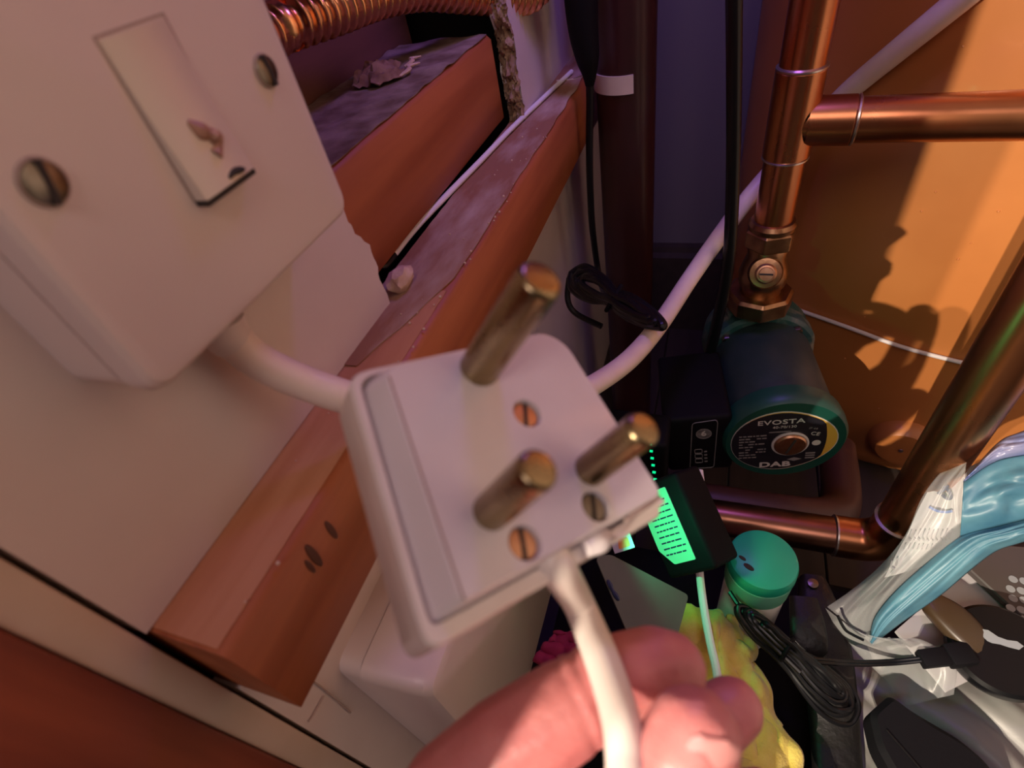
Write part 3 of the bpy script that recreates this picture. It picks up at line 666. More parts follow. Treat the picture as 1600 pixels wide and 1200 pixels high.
# ------------------------------------------------------------------ copper tee with its pipes
px_, py_ = .0445, .42
tee_z = on(1238, 190, 'Y', .42).z
t = thing('copper_tee_pipe', 'copper pipe with a soldered tee above the green pump and a branch to the right', 'pipe', (px_, py_, -.24))
up = V((0, 0, 1)); RP = .0140
bm = NB(); tube(bm, [V((px_, py_, -.245)), V((px_, py_, .60))], RP, smooth=False, seg=32); obj('riser', bm, M['copper'], t)
zt1 = on(1245, 114, 'Y', .407).z; zt0 = on(1222, 257, 'Y', .407).z
bm = NB(); lathe(bm, [(RP + .0004, zt0), (RP + .0016, zt0 + .0015), (RP + .0016, zt1 - .0015), (RP + .0004, zt1)], Matrix.Translation((px_, py_, 0)), 36, caps=False)
dirb = V((1.0, -0.09, 0.0)).normalized(); tb = V((px_, py_, tee_z))
lathe(bm, [(RP + .0016, .010), (RP + .0016, .036), (RP + .0004, .0375)], frm(tb, dirb), 36, caps=False)
tf = obj('tee_fitting', bm, M['copper'], t)
for c, ax_ in ((V((px_, py_, zt1)), up), (V((px_, py_, zt0)), up), (tb + dirb * .0378, dirb)):
    bm = NB(); lathe(bm, [(RP, -.0014), (RP + .0017, -.0006), (RP + .0017, .0005), (RP, .0014)], frm(c, ax_), 36, caps=False); obj('solder_ring', bm, M['solder'], t, label='silvery solder ring')
bm = NB(); tube(bm, [tb, tb + dirb * .60], RP, smooth=False, seg=36); obj('branch', bm, M['copper'], t)

# pump valve
t = thing('brass_pump_valve', 'aged brass isolating valve between the copper pipe and the green pump', 'valve', (px_, py_, -.312))
def hexring(bm, r, z0, z1, c, rot=0.3, n=6, ch_=.0014):
    for zz, rr in (): pass
    A = [(r * math.cos(rot + 2 * math.pi * k / n), r * math.sin(rot + 2 * math.pi * k / n)) for k in range(n)]
    A = rounded(A, r * .06, 3); B = inset(A, ch_, V((0, 0)))
    loft(bm, [[(c.x + p[0], c.y + p[1], z) for p in q] for q, z in ((B, z0), (A, z0 + ch_), (A, z1 - ch_), (B, z1))])
cv = V((px_, py_, 0)); vm = Matrix.Translation(cv)
bm = NB(); hexring(bm, .0195, -.251, -.236, cv); obj('compression_nut', bm, M['valve'], t)
bm = NB(); lathe(bm, [(RP, -.2365), (.0175, -.2355), (.0178, -.232), (.0160, -.229), (RP, -.2285)], vm, 32, caps=False); obj('nut_collar', bm, M['valve'], t)
bm = NB(); lathe(bm, [(.0145, -.252), (.0155, -.255), (.0145, -.260), (.0175, -.270), (.0195, -.278), (.0185, -.287), (.0160, -.292), (.0165, -.296)], vm, 36); obj('body', bm, M['valve'], t)
vd = V((-0.02, -0.86, 0.45)).normalized(); vc = V((px_, py_, -.276))
bm = NB(); lathe(bm, [(.0130, .008), (.0132, .020), (.0118, .0235), (.0085, .0240)], frm(vc, vd), 30); obj('spindle_boss', bm, M['valve'], t)
bm = NB(); lathe(bm, [(.0080, .0236), (.0080, .0275), (.0068, .0290), (.0055, .0292), (.0052, .032), (.0005, .0322)], frm(vc, vd), 26); sp = obj('spindle', bm, M['brasss'], t, label='brass valve spindle')
bm = NB(); box(bm, (-.005, -.0007, .0312), (.005, .0007, .0326), m=frm(vc, vd)); obj('spindle_slot', bm, M['slot'], sp)
bm = NB(); hexring(bm, .0275, -.313, -.295, cv, 0.1, 8, .0025); obj('union_nut', bm, M['valve'], t)

# ------------------------------------------------------------------ green pump
pz = V((0.17, -0.985, 0.02)).normalized()
px0 = V((0, 0, 1)).cross(pz).normalized()
PRt = frame_from(pz, px0) @ Matrix.Rotation(math.radians(6), 3, 'Z')
pump = thing('circulation_pump', 'dark green round pump motor with a black and yellow nameplate, below the copper tee', 'pump', (.0712, .309, -.363), PRt)
def pl(name, bm, m, par=None, **k): return obj(name, bm, M[m], par or pump, world=False, **k)
bm = NB(); lathe(bm, [(.0405, -.1035), (.0425, -.100), (.0425, -.022), (.0418, -.018)], None, 56); pl('motor_body', bm, 'pumpgrey')
bm = NB(); lathe(bm, [(.0425, -.021), (.0462, -.018), (.0468, -.010), (.0462, -.003), (.0440, .0), (.001, .0)], None, 64); pl('end_ring', bm, 'pumpring', label='brighter green end ring')
bm = NB(); prism(bm, rounded([(.046 * math.cos(a) * (1.08 if abs(math.sin(2 * a)) > .7 else 1), .046 * math.sin(a) * (1.08 if abs(math.sin(2 * a)) > .7 else 1)) for a in [i * math.pi / 8 for i in range(16)]], .006, 3), -.122, -.102, None, .003); fl_ = pl('flange', bm, 'pumpdust', label='dusty green mounting flange')
for a in (45, 135, 225, 315):
    bm = NB(); lathe(bm, [(.0042, -.102), (.0042, -.0985), (.0036, -.0975), (.0003, -.0972)], Matrix.Translation((.0415 * math.cos(math.radians(a)), .0415 * math.sin(math.radians(a)), 0)), 6); pl('bolt', bm, 'steel', par=fl_)
bm = NB(); lathe(bm, [(.030, -.160), (.044, -.150), (.048, -.135), (.045, -.121)], None, 48); pl('volute', bm, 'pumpdust')
bm = NB(); tube(bm, [V((0, 0, -.135)), V((-.004, .035, -.130)), V((-.006, .050, -.120))], [.026, .021, .021], 5, 28); tube(bm, [V((0, 0, -.135)), V((0, -.06, -.135))], [.024, .020], smooth=False, seg=28); pl('port', bm, 'pumpdust')
# nameplate: yellow leaf under a black disc
leaf = []
for i in range(40):
    a = 2 * math.pi * i / 40; r = .0365
    x, y = r * math.cos(a) - .003, r * math.sin(a) * .96
    if x > 0: x = x * 1.13; y *= (1 - .10 * (x / .04))
    leaf.append((x, y))
bm = NB(); prism(bm, [(p[0] * 1.02, p[1] * 1.02) for p in leaf], .0, .0004); pl('nameplate_edge', bm, 'print', label='thin pale rim of the nameplate')
bm = NB(); prism(bm, leaf, .0001, .0006); npl = pl('nameplate', bm, 'labelyellow', label='yellow crescent of the nameplate')
bm = NB(); prism(bm, [(min(p[0], .0245 + .006 * math.cos(p[1] * 45)) - .0004, p[1] * .985) for p in leaf], .0002, .0009); pl('nameplate_panel', bm, 'labelblack', par=npl, label='black printed part of the nameplate')
ZT = .00095
def txt(s, size, x, y, m='print', rot=0, sx=1.0, bold=0.0, par=None):
    return pl('lettering', text_bm(s, size, Matrix.Translation((x, y, ZT)) @ Matrix.Rotation(math.radians(rot), 4, 'Z'), .00008, bold, 1.05, sx), m, par=par or npl, smooth=False)
txt('EVOSTA', .0072, -.004, .0245, sx=1.25, bold=.0001); txt('40-70/130', .0040, -.001, .0185); txt('DAB', .0088, -.006, -.0285, sx=1.35, bold=.0003)
txt('CE', .0055, .0215, .008, rot=-15); txt('IP 44', .0030, .0195, .0145, m='printdim', rot=-15)
bm = NB()
random.seed(3)
for i in range(9):
    y = .009 - i * .0034; x = -.034
    while x < -.0145:
        w_ = random.uniform(.0014, .0046)
        if random.random() < .85: box(bm, (x, y, ZT - .0001), (min(x + w_, -.0135), y + .0015, ZT))
        x += w_ + .0008
for i in range(3): box(bm, (.0165, -.0165 - i * .003, ZT - .0001), (.0235, -.0148 - i * .003, ZT))
box(bm, (-.012, .0125, ZT - .0001), (.004, .0136, ZT))
prism(bm, [(.003, -.0225), (.0085, -.020), (.014, -.0225), (.0085, -.025)], ZT - .0001, ZT)
pl('small_print', bm, 'printdim', par=npl, smooth=False, kind='stuff')
bm = NB(); lathe(bm, [(.0032, 0), (.0032, .00008)], Matrix.Translation((.0232, -.003, ZT)), 20); pl('approval_mark', bm, 'print', par=npl, smooth=False)
bm = NB(); lathe(bm, [(.0138, .0008), (.0138, .0020), (.0128, .0024), (.0115, .0018)], Matrix.Translation((.004, -.002, 0)), 36, caps=False); pl('bleed_ring', bm, 'print')
bm = NB(); lathe(bm, [(.0120, .0006), (.0120, .0030), (.0108, .0042), (.0005, .0044)], Matrix.Translation((.004, -.002, 0)), 36); bs = pl('bleed_screw', bm, 'brasss', label='copper coloured bleed screw')
bm = NB(); box(bm, (-.0085, -.001, .0036), (.0085, .001, .0046), m=Matrix.Translation((.004, -.002, 0)) @ Matrix.Rotation(math.radians(70), 4, 'Z')); pl('screw_slot', bm, 'slot', par=bs)
bm = NB(); tube(bm, [V((.0415 * math.cos(a), .0415 * math.sin(a), z)) for a, z in ((2.45, -.060), (2.52, -.057), (2.56, -.062), (2.52, -.067), (2.45, -.069))], .0009, 5, 6); pl('paint_fleck', bm, 'print')
# terminal box on the pump's left side
bm = NB(); box(bm, (-.092, -.038, -.085), (-.038, .031, -.004), .004, 3); tb_ = pl('terminal_box', bm, 'blackmatt', label='black terminal box')
fr_ = rounded([(-.0735, -.0345), (-.0535, -.0345), (-.0495, .024), (-.0505, .0275), (-.069, .0255)], .003, 4)
bm = NB()
for (a, b) in zip(fr_, fr_[1:] + fr_[:1]):
    tube(bm, [V((*a, -.0039)), V((*b, -.0039))], .00035, smooth=False, seg=5)
lathe(bm, [(.0062, 0), (.0062, .0003), (.0056, .0003), (.0056, 0)], Matrix.Translation((-.0605, .0115, -.0039)), 26)
for yy in (-.011, -.0175, -.024): 
    q = rounded([(-.0685, yy - .0026), (-.0625, yy - .0026), (-.0625, yy + .0026), (-.0685, yy + .0026)], .001, 2)
    for (a, b) in zip(q, q[1:] + q[:1]): tube(bm, [V((*a, -.0039)), V((*b, -.0039))], .0003, smooth=False, seg=5)
for k_ in range(4): box(bm, (-.0610, -.026 + k_ * .0045, -.0040), (-.0585, -.0245 + k_ * .0045, -.0036))
pl('panel_symbols', bm, 'printdim', par=tb_, kind='stuff')
pl('panel_digit', text_bm('6', .0085, Matrix.Translation((-.0605, .0115, -.0038)), .0001, .0002), 'print', par=tb_, smooth=False)

# ------------------------------------------------------------------ lower copper pipe: drop, elbow and run
t = thing('lower_copper_pipe', 'copper pipe dropping at the right, turning by an elbow into a run under the pump', 'pipe', (.1435, .256, -.38))
ex, ey, ez = .1425, .252, -.398
bm = NB(); tube(bm, [V((ex, ey, ez + .030)), V((ex, ey, .60))], RP, smooth=False, seg=36); obj('drop', bm, M['copper'], t)
bm = NB(); q = [V((ex, ey, ez + .033))]
for i in range(9):
    a = math.pi / 2 * i / 8; q.append(V((ex - .020 + .020 * math.cos(a), ey, ez + .020 - .020 * math.sin(a))))
q.append(V((ex - .033, ey, ez)))
tube(bm, q, RP + .0014, smooth=False, seg=32); obj('elbow', bm, M['copper'], t)
for c, a_ in ((V((ex, ey, ez + .0335)), up), (V((ex - .0335, ey, ez)), V((1, 0, 0)))):
    bm = NB(); lathe(bm, [(RP, -.0014), (RP + .0017, -.0006), (RP + .0017, .0005), (RP, .0014)], frm(c, a_), 36, caps=False); obj('solder_ring', bm, M['solder'], t, label='silvery solder ring')
bm = NB(); tube(bm, [V((ex - .03, ey, ez)), V((.075, ey, ez - .001)), V((.03, ey, ez - .002)), V((-.005, ey, ez - .003))], RP, 8, 32); obj('run', bm, M['copperd'], t, label='dark brown copper run with shade painted into its colour')

t = thing('brown_plastic_pipe', 'dim brown pipe lying between the green pump and the dark copper run', 'pipe', (.05, .286, -.43))
bm = NB(); tube(bm, [V((-.008, .2855, -.432)), V((.03, .2855, -.431)), V((.085, .288, -.434)), V((.118, .300, -.445)), V((.135, .33, -.46)), V((.14, .40, -.47))], .0165, 8, 28); obj('tube', bm, M['darkbrown'], t)
# ================================================================== CLUTTER AT THE BOTTOM
bm = NB(); box(bm, (-.085, .035, ZF), (.40, .230, -.442), .004, 2)
crate = thing('storage_crate', 'black plastic crate under the pile of clutter at the bottom', 'crate', (.15, .13, ZF))
obj('body', bm, M['blackmatt'], crate)
bm = NB(); box(bm, (-.089, .031, -.452), (.404, .234, -.438), .003, 2); obj('lid', bm, M['blackmatt'], crate)
ZC = -.438

# tub with green cap
tc_ = on(1193, 872, 'Z', -.330)
t = thing('green_capped_tub', 'small white tub with a teal green flip cap, standing below the pump', 'tub', (tc_.x, tc_.y, ZC))
tm = Matrix.Translation((tc_.x, tc_.y, 0))
bm = NB(); lathe(bm, [(.017, ZC), (.0190, ZC + .002), (.0190, -.368), (.0180, -.362), (.0165, -.360)], tm, 40); obj('body', bm, M['tub'], t)
bm = NB(); lathe(bm, [(.0190, -.3620), (.0198, -.3600), (.0203, -.3420), (.0195, -.3410)], tm, 40); obj('collar', bm, M['capclear'], t, label='pale green collar')
bm = NB(); lathe(bm, [(.0202, -.3412), (.0206, -.3400), (.0204, -.3330), (.0197, -.3308), (.0180, -.3300), (.0005, -.3302)], tm, 44); cp = obj('cap', bm, M['capgreen'], t, label='teal green cap')
for px1, py1, s in ((1170, 886, 1.0), (1160, 872, .7)):
    p = on(px1, py1, 'Z', -.3299)
    bm = NB(); lathe(bm, [(.0022 * s, -.0002), (.0022 * s, .0003)], Matrix.Translation(p) @ Matrix.Rotation(-.5, 4, 'Z') @ Matrix.Diagonal((1.5, .7, 1, 1)), 16); obj('cap_slot', bm, M['slot'], cp)

# yellow cloth
def clothfn(u, v):
    a = quad_fn(on(1050, 952, 'Z', -.372), on(1150, 975, 'Z', -.385), on(1285, 1290, 'Z', -.385), on(1090, 1330, 'Z', -.375), lambda u, v: V((0, 0, 0)))(u, v)
    e = 4 * u * (1 - u)
    a.z += 0.010 * nz(u * 2.2, v * 3, 2) + .012 * abs(nz(u * 2 + v * 2, v * 4 - u * 2, 7)) + .0045 * abs(nz(u * 5 - v * 2, v * 9 + u * 3, 13)) + .0008 * nz(u * 9, v * 12, 3) + .010 * e
    a.x += .005 * nz(v * 9, u * 4, 1); a.y += .004 * nz(u * 7, v * 5, 5)
    return a
bm = NB(); sheet(bm, clothfn, 60, 80, .0022); obj('yellow_cloth', bm, M['yellow'], None, label='crumpled yellow microfibre cloth beside the fingers', cat='cloth', sharp=180)

# black leather pouch / strap lying behind the coil
def strap(pts, wd, th, name, m, label, cat, parent=None, n=8):
    bm = NB(); P = spline([tuple(p) + (w_,) for p, w_ in zip(pts, wd)], n); L = []
    for i, p in enumerate(P):
        tdir = (V(P[min(i + 1, len(P) - 1)][:3]) - V(P[max(i - 1, 0)][:3])).normalized()
        sdir = tdir.cross(V((0, 0, 1))).normalized(); nd = sdir.cross(tdir)
        c = V(p[:3]); ring_ = []
        for k in range(16):
            a = 2 * math.pi * k / 16; cx = math.copysign(abs(math.cos(a)) ** .6, math.cos(a)); sy = math.copysign(abs(math.sin(a)) ** .6, math.sin(a))
            ring_.append(c + sdir * cx * p[3] + nd * sy * th)
        L.append(ring_)
    loft(bm, L); return obj(name, bm, m, parent, label=label, cat=cat, sharp=70)
t = thing('leather_pouch', 'black leather strap pouch standing right of the green capped tub', 'pouch', on(1290, 1150, 'Z', -.42))
strap([on(1268, 905, 'Z', -.385), on(1278, 950, 'Z', -.385), on(1290, 1010, 'Z', -.392), on(1298, 1080, 'Z', -.400), on(1305, 1160, 'Z', -.408), on(1312, 1270, 'Z', -.412)], [.008, .0125, .0145, .0145, .0135, .013], .007, 'strap_body', M['blackleather'], None, None, t)
strap([on(1255, 935, 'Z', -.372), on(1262, 980, 'Z', -.374), on(1264, 1015, 'Z', -.380), on(1266, 1032, 'Z', -.386)], [.0085, .0105, .0105, .006], .004, 'flap', M['blackleather'], 'pointed leather flap', None, t)
bm = NB(); p = on(1270, 912, 'Z', -.3765); lathe(bm, [(.0035, 0), (.0033, .001), (.0003, .0016)], Matrix.Translation(p), 18); obj('stud', bm, M['steel'], t)

# black lead with its coil, plug end and round puck
t = thing('black_charger_lead', 'black lead with a coil tied over the yellow cloth, ending in a round black puck', 'charger', on(1300, 1060, 'Z', -.372))
c0, c1 = on(1148, 948, 'Z', -.352), on(1336, 1118, 'Z', -.385)
ax = (c1 - c0).normalized(); nrm = V((0, 0, 1)); sd = ax.cross(nrm).normalized()
bm = NB(); bundle(bm, c0, c1, sd, 7, .0120, .0200, .0016, nrm, .0006, squeeze=0.12)
tube(bm, [on(1140, 925, 'Z', -.350), on(1175, 975, 'Z', -.352), on(1215, 1015, 'Z', -.358), on(1250, 1050, 'Z', -.362)], .0016, 8, 8)
obj('coil', bm, M['blackpvc'], t)
cm = c0.lerp(c1, .44) + V((0, 0, .006)); bm = NB(); tube(bm, [cm + sd * -.008, cm + nrm * .008, cm + sd * .008, cm - nrm * .008, cm + sd * -.008], .0013, 6, 8); obj('wire_tie', bm, M['blackmatt'], t)
e0 = on(1440, 1030, 'Z', -.372)
for off in (-.0009, .0009):
    bm = NB(); tube(bm, [cm + sd * .003, on(1255, 1030, 'Z', -.363) + V((0, off, 0)), on(1330, 1036, 'Z', -.372) + V((0, off, 0)), on(1390, 1035, 'Z', -.376) + V((0, off, 0)), e0 + V((0, off, 0))], .0011, 8, 8); obj('conductor', bm, M['blackpvc'], t)
pc = on(1562, 1018, 'Z', -.374); dv = (pc - e0).normalized(); dv.z = 0; dv.normalize()
bm = NB(); box(bm, (0, -.0048, -.0032), (.016, .0048, .0032), .001, 2, m=frm(e0 - dv * .001, V((0, 0, 1)), dv)); obj('plug_end', bm, M['blackmatt'], t)
bm = NB(); box(bm, (.015, -.0062, -.0042), (.029, .0062, .0042), .0012, 2, m=frm(e0 - dv * .001, V((0, 0, 1)), dv)); obj('plug_body', bm, M['blackmatt'], t)
pn = V((-.10, -.10, 1)).normalized(); pm = frm(pc, pn, dv)
bm = NB(); lathe(bm, [(.0215, -.0085), (.0250, -.0060), (.0262, -.0010), (.0258, .0035), (.0240, .0055), (.0005, .0060)], pm, 56); pk = obj('puck', bm, M['blackpvc'], t, label='round glossy black puck')
em = [(-.010, .003), (-.006, .0062), (-.002, .0062), (.002, .0032), (.006, .0022), (.0105, .0024), (.013, .0002), (.0105, -.0022), (.006, -.0018), (.002, -.0010), (-.0015, -.0010), (-.0035, -.0002), (-.0062, .0030)]
bm = NB(); prism(bm, em, .0058, .0063, pm @ Matrix.Translation((-.002, .004, 0)) @ Matrix.Rotation(-.35, 4, 'Z')); obj('emblem', bm, M['dot'], pk, label='pale wavy emblem', smooth=False)

# olive brown rounded object
c = on(1487, 968, 'Z', -.372); e1 = on(1530, 1015, 'Z', -.374)
strap([on(1448, 930, 'Z', -.372), on(1462, 946, 'Z', -.371), on(1490, 970, 'Z', -.371), on(1520, 1000, 'Z', -.373), on(1545, 1025, 'Z', -.380)], [.0035, .0082, .0105, .0098, .007], .0055, 'brown_tool', M['olive'], 'olive brown rounded tool end poking out beside the black puck', 'tool')

# black curved case at the bottom
zc_ = -.372
op = [(1360, 1112), (1390, 1086), (1402, 1090), (1425, 1108), (1462, 1130), (1500, 1152), (1540, 1185), (1575, 1230), (1590, 1290), (1500, 1300), (1440, 1262), (1400, 1215), (1372, 1165)]
pp = [on(x, y, 'Z', zc_) for x, y in op]; pp = rounded([(q.x, q.y) for q in pp], .004, 4)
t = thing('black_case', 'black curved glasses case at the bottom right', 'case', on(1450, 1190, 'Z', zc_ - .02))
bm = NB(); prism(bm, pp, zc_ - .020, zc_, None, .003); obj('shell', bm, M['blackmatt'], t)
bm = NB(); tube(bm, [on(x, y, 'Z', zc_ + .0002) for x, y in ((1385, 1140), (1420, 1180), (1460, 1225), (1510, 1270))], .0005, 6, 6); obj('seam', bm, M['blackpvc'], t)

# grey polythene bag at the bottom right
def bagfn(u, v):
    a = quad_fn(on(1300, 1010, 'Z', -.412), on(1650, 1000, 'Z', -.395), on(1720, 1330, 'Z', -.400), on(1310, 1330, 'Z', -.412), lambda u, v: V((0, 0, 0)))(u, v)
    w_ = u * 1.2 - v; a.z += .008 * nz(u * 1.5 + v, v * 1.5, 11) + .012 * abs(nz(w_ * 3.2 + .2 * nz(u * 2, v * 2), u * .8 + v * .8, 4)) + .0012 * nz(w_ * 14, v * 3 + u * 3, 8)
    return a
bm = NB(); sheet(bm, bagfn, 70, 60, .0003); obj('grey_plastic_bag', bm, M['polyg'], None, label='crumpled greyish polythene bag under the black puck', cat='bag', sharp=180)

# white card box under the blue bag, dark perforated part at the right edge
t = thing('white_card_sheet', 'plain white card lying under the blue plastic bag beside the puck', 'card', on(1500, 950, 'Z', -.386))
q = [on(x, y, 'Z', -.386) for x, y in ((1400, 985), (1515, 885), (1620, 1010), (1480, 1080))]
bm = NB(); prism(bm, [(p.x, p.y) for p in q], -.389, -.386); obj('sheet', bm, M['paper'], t, smooth=False)
t = thing('perforated_panel', 'dark grey brown panel with pale round dots at the right edge', 'panel', on(1580, 930, 'Z', -.372))
q = [on(x, y, 'Z', -.378) for x, y in ((1505, 880), (1560, 850), (1680, 860), (1720, 960), (1620, 985))]
bm = NB(); prism(bm, [(p.x, p.y) for p in q], -.384, -.378, None, .001); obj('plate', bm, M['greybrown'], t)
for i in range(5):
    for j in range(3):
        p = on(1583 + 17 * j - 4 * (i % 2), 905 + 15 * i + 3 * j, 'Z', -.3779)
        bm = NB(); lathe(bm, [(.0024, -.0002), (.0024, .0002)], Matrix.Translation(p), 14); obj('dot', bm, M['dot'], t, smooth=False)

# paper with handwriting inside a clear bag, and the blue bag draped over it
t = thing('handwritten_sheet', 'white printed paper with a handwritten loop, leaning inside the clear bag', 'paper', at(1470, 830, .325))
pa_, pb_, pc_, pd_ = at(1458, 752, .322), at(1532, 722, .309), at(1490, 872, .320), at(1382, 902, .342)
pf = quad_fn(pa_, pb_, pc_, pd_, lambda u, v: V((0, 0, 0)))
pnrm = (pb_ - pa_).cross(pd_ - pa_).normalized()
if pnrm.dot(pa_) > 0: pnrm = -pnrm
bm = NB(); sheet(bm, lambda u, v: pf(u, v) + pnrm * .003 * nz(u * 3, v * 3), 20, 20, .0004); obj('sheet', bm, M['paper'], t)
def hw(pix, r, m, name='handwriting', d_=.3165):
    bm = NB()
    for s in pix:
        P_ = []
        for x, y in s:
            r_ = ray(x, y); P_.append(r_ * ((pa_ + pnrm * .0035).dot(pnrm) / r_.dot(pnrm)))
        tube(bm, P_, r, 5, 6)
    return obj(name, bm, M[m], t)
hw([[(1466, 772), (1470, 768), (1476, 764), (1481, 758)], [(1474, 758), (1483, 768), (1486, 777), (1480, 779), (1472, 773)]], .0010, 'ink')
hw([[(1452, 792), (1464, 798), (1478, 800), (1488, 798)]], .0008, 'inkblue')
hw([[(1424 + 7 * i, 828 + (i % 2)), (1420 + 7 * i, 840), (1423 + 7 * i, 845)] for i in range(10)] + [[(1415 + 7 * i, 850 + (i % 2)), (1412 + 7 * i, 858)] for i in range(9)], .00030, 'printgrey', 'printed_lines')
hw([[(1394, 876), (1392, 886), (1397, 889), (1392, 896)], [(1402, 872), (1400, 884)]], .0005, 'printgrey', 'printed_word')
# bag
bag = thing('blue_plastic_bag', 'crumpled clear plastic bag with bright blue print, right of the copper pipe', 'bag', on(1480, 960, 'Z', -.40))
def patch(name, m, pix, nu=26, nv=40, amp=.004, seed=0, fold=.0, label=None):
    """a creased strip between two polylines (x, y, distance)"""
    A, B = pix
    As = spline([tuple(at(*p)) for p in A], 12); Bs = spline([tuple(at(*p)) for p in B], 12)
    def get(P_, s):
        s = s * (len(P_) - 1); i = min(int(s), len(P_) - 2); return V(P_[i]).lerp(V(P_[i + 1]), s - i)
    def fn(u, v):
        a = get(As, v); b = get(Bs, v); p = a.lerp(b, u); n_ = -p.normalized()
        h_ = (amp * nz(u * 2, v * 3 + seed, seed) + amp * 1.4 * abs(nz(u * 4 + v, v * 1.5 + seed, 3)) + fold + amp * .25 * nz(u * 9, v * 6, seed + 5)) * math.sin(math.pi * u) ** .7
        return p + n_ * h_
    bm = NB(); sheet(bm, fn, nu, nv, .0003); return obj(name, bm, M[m], bag, label=label, sharp=180)
L0 = [(1292, 948, .345), (1330, 922, .338), (1375, 884, .328), (1415, 835, .320), (1440, 778, .315), (1470, 738, .310), (1512, 704, .305)]
L1 = [(1358, 1002, .334), (1366, 965, .330), (1396, 926, .323), (1442, 884, .313), (1500, 838, .300), (1500, 792, .299), (1506, 752, .299)]
L2 = L1[:5] + [(1560, 822, .290), (1600, 812, .285), (1690, 792, .277)]
L3 = [(1364, 1008, .335), (1408, 974, .324), (1468, 932, .312), (1518, 890, .302), (1556, 862, .294), (1590, 850, .288), (1620, 842, .284), (1700, 825, .278)]
T0 = [(1500, 838, .300), (1560, 822, .290), (1600, 812, .285), (1690, 792, .277)]
T1 = [(1506, 752, .299), (1548, 724, .293), (1590, 712, .286), (1690, 700, .274)]
T2 = [(1512, 704 + 40, .300), (1560, 692, .292), (1596, 675, .287), (1690, 640, .276)]
patch('clear_side', 'poly', (L0, L1), fold=.004, amp=.003, seed=11, label='clear side of the bag')
patch('blue_fold', 'polyb', (L2, L3), fold=.007, amp=.0035, seed=2, label='bright blue twisted fold')
patch('blue_top', 'polyb', (T0, T1), fold=.006, amp=.004, seed=5, label='light blue printed area')
patch('violet_top', 'polybd', (T1, T2), fold=.006, amp=.003, seed=8, label='violet blue printed corner')
patch('clear_skirt', 'poly', ([(1290, 950, .346), (1310, 985, .343), (1340, 1020, .338), (1385, 1065, .332), (1410, 1105, .328)],
                              [(1364, 1008, .335), (1395, 1000, .327), (1440, 1000, .320), (1490, 1035, .314), (1490, 1085, .312)]), fold=.005, amp=.004, seed=14, label='clear lower part of the bag')
bm = NB(); tube(bm, [at(1309, 962, .330), at(1320, 983, .329), at(1333, 992, .328), at(1349, 1000, .327)], .0009, 6, 6); obj('black_band', bm, M['blackpvc'], bag)

# ------------------------------------------------------------------ black adaptor with pale label, the pale lead beside it
t = thing('power_adaptor', 'black power adaptor with a green lit label, right of the plug', 'adaptor', at(1080, 830, .33))
a0 = at(1040, 742, .340); a1 = at(1104, 890, .322)
dz = (a1 - a0).normalized(); vw = -at(1075, 815, 1).normalized()
sxv = dz.cross(vw).normalized()
if sxv.dot(AX.col[0]) < 0: sxv = -sxv
nv_ = sxv.cross(dz).normalized()
if nv_.dot(vw) < 0: nv_ = -nv_
rot_ = Matrix.Rotation(math.radians(-38), 3, dz)
def om(o, x, y, z): return Matrix.Translation(o) @ Matrix((x, y, z)).transposed().to_4x4()
if (rot_ @ nv_).dot(AX.col[0]) > nv_.dot(AX.col[0]): rot_ = Matrix.Rotation(math.radians(38), 3, dz)
nx_, ny_ = rot_ @ sxv, rot_ @ nv_
ln = (a1 - a0).length
cN = a0.lerp(a1, .5) - vw * .012
bmx = om(cN, nx_, ny_, dz)
bm = NB(); box(bm, (-.020, -.013, -ln / 2), (.018, .014, ln / 2), .003, 3, m=bmx); bd = obj('body', bm, M['blackmatt'], t)
lb = om(cN + ny_ * .0141, nx_, dz, ny_)
bm = NB(); prism(bm, rounded([(-.018, -.024), (.007, -.024), (.007, .022), (-.010, .022), (-.018, .012)], .001, 2), 0, .0003, lb); lbo = obj('label', bm, M['greenlabel'], t, label='white label with the green light painted into its colour', smooth=False)
random.seed(11); bm = NB()
for i in range(10):
    y = -.018 + i * .0037
    x = -.0135
    while x < .003:
        w_ = random.uniform(.0015, .005); box(bm, (x, y, .0002), (min(x + w_, .0045), y + .0009, .00045), m=lb); x += w_ + .0007
obj('small_print', bm, M['ink'], lbo, smooth=False, kind='stuff')
t = thing('pale_lead', 'thin white lead lit green, running down behind the black adaptor to the fingers', 'cable', at(1118, 1040, .30))
bm = NB(); tube(bm, [at(1093, 735, .37), at(1096, 760, .365), at(1100, 800, .36), at(1094, 850, .345), at(1093, 890, .335), at(1100, 950, .322), at(1110, 1005, .312), at(1120, 1050, .305), at(1128, 1120, .298)], .0024, 8, 10); obj('sheath', bm, M['whitecable'], t)
# black router-like device with a row of green lights
t = thing('black_device', 'black boxy device with a row of tiny green lights, behind the plug pins', 'device', (-.02, .30, -.42))
dvc = [(-.075, .266, -.43), (-.016, .300, -.335)]
bm = NB(); box(bm, *dvc, .004, 3); obj('body', bm, M['blackmatt'], t)
for i in range(6):
    p = on(1016 + i * 1.5, 694 + i * 11, 'Z', -.3349)
    bm = NB(); box(bm, (-.0012, -.0008, -.0004), (.0012, .0008, .0005), m=Matrix.Translation(p)); obj('indicator_light', bm, M['led'], t, smooth=False)
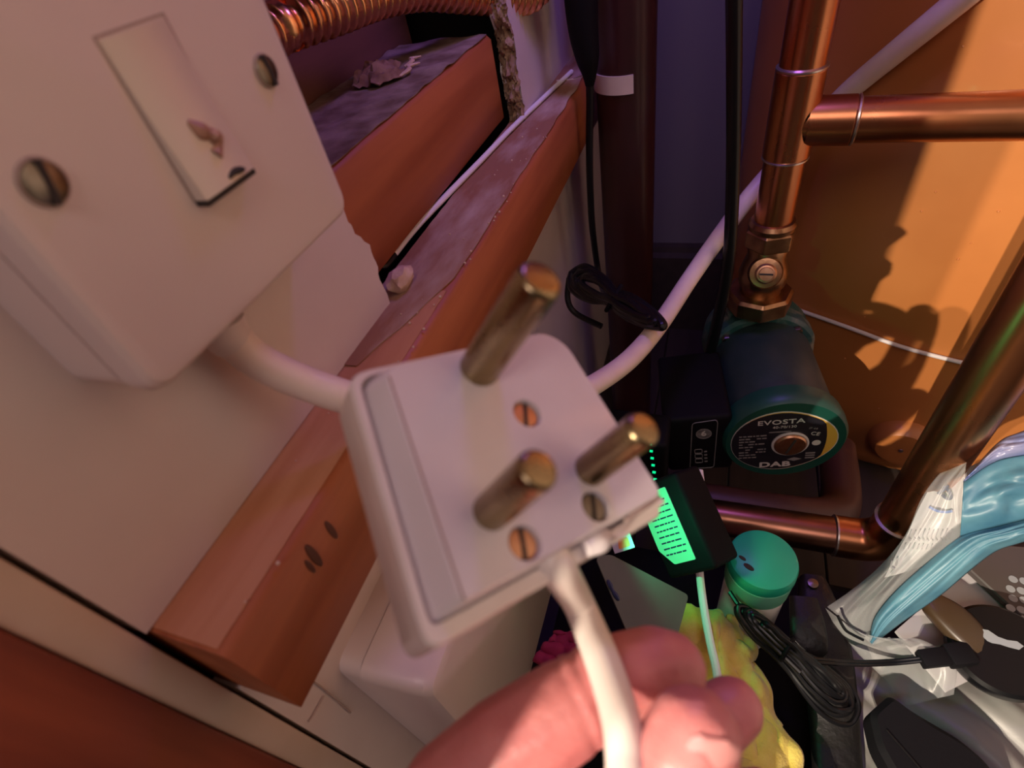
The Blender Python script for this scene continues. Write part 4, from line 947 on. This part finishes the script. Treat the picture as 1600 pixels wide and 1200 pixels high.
# grey card, orange tag, magenta cloth, black case
t = thing('hanging_card', 'grey retail card with a hook slot lying behind the plug flex', 'card', at(990, 930, .30))
qa = [at(930, 872, .300), at(952, 866, .305), at(1075, 930, .318), at(1062, 1000, .300), at(985, 1002, .290)]
cc = sum(qa, V()) / 5; cn = (qa[1] - qa[0]).cross(qa[3] - qa[0]).normalized(); cn = (qa[2] - qa[0]).cross(qa[4] - qa[0]).normalized()
if cn.dot(cc) > 0: cn = -cn
cmx = frm(cc, cn); ci = cmx.inverted()
o2 = rounded([tuple((ci @ p)[:2]) for p in qa], .003, 4)
bm = NB(); prism(bm, o2, -.0008, 0, cmx); cd = obj('card', bm, M['card'], t, smooth=False)
def oncard(x, y): 
    r_ = ray(x, y); return r_ * ((cc + cn * .0004).dot(cn) / r_.dot(cn))
bm = NB(); tube(bm, [oncard(950, 906), oncard(953, 914), oncard(957, 922), oncard(962, 930), oncard(967, 938)], [.0007, .0015, .0009, .0014, .0007], 5, 6); obj('hook_slot', bm, M['ink'], cd)
t = thing('orange_tag', 'tiny white tag with an orange print between adaptor and plug', 'tag', at(972, 850, .305))
tm_ = frm(at(972, 848, .305), -at(972, 848, 1).normalized() + V((0, 0, .5)))
bm = NB(); box(bm, (-.006, -.0045, -.0006), (.006, .0045, 0), m=tm_ @ Matrix.Rotation(.5, 4, 'Z')); obj('card', bm, M['paper'], t, smooth=False)
bm = NB(); prism(bm, rounded([(-.003, -.003), (.004, -.003), (.004, .002), (-.0015, .003)], .001, 2), 0, .0003, tm_ @ Matrix.Rotation(.5, 4, 'Z')); obj('print', bm, M['orange'], t, smooth=False)
def magfn(u, v):
    a = quad_fn(at(835, 1030, .27), at(870, 985, .28), at(935, 1000, .27), at(940, 1090, .25), lambda u, v: V((0, 0, 0)))(u, v); a.z += .004 * nz(u * 5, v * 5); return a
bm = NB(); sheet(bm, magfn, 20, 20, .002); obj('magenta_cloth', bm, M['magenta'], None, label='dark magenta cloth glimpsed behind the index finger', cat='cloth', sharp=180)
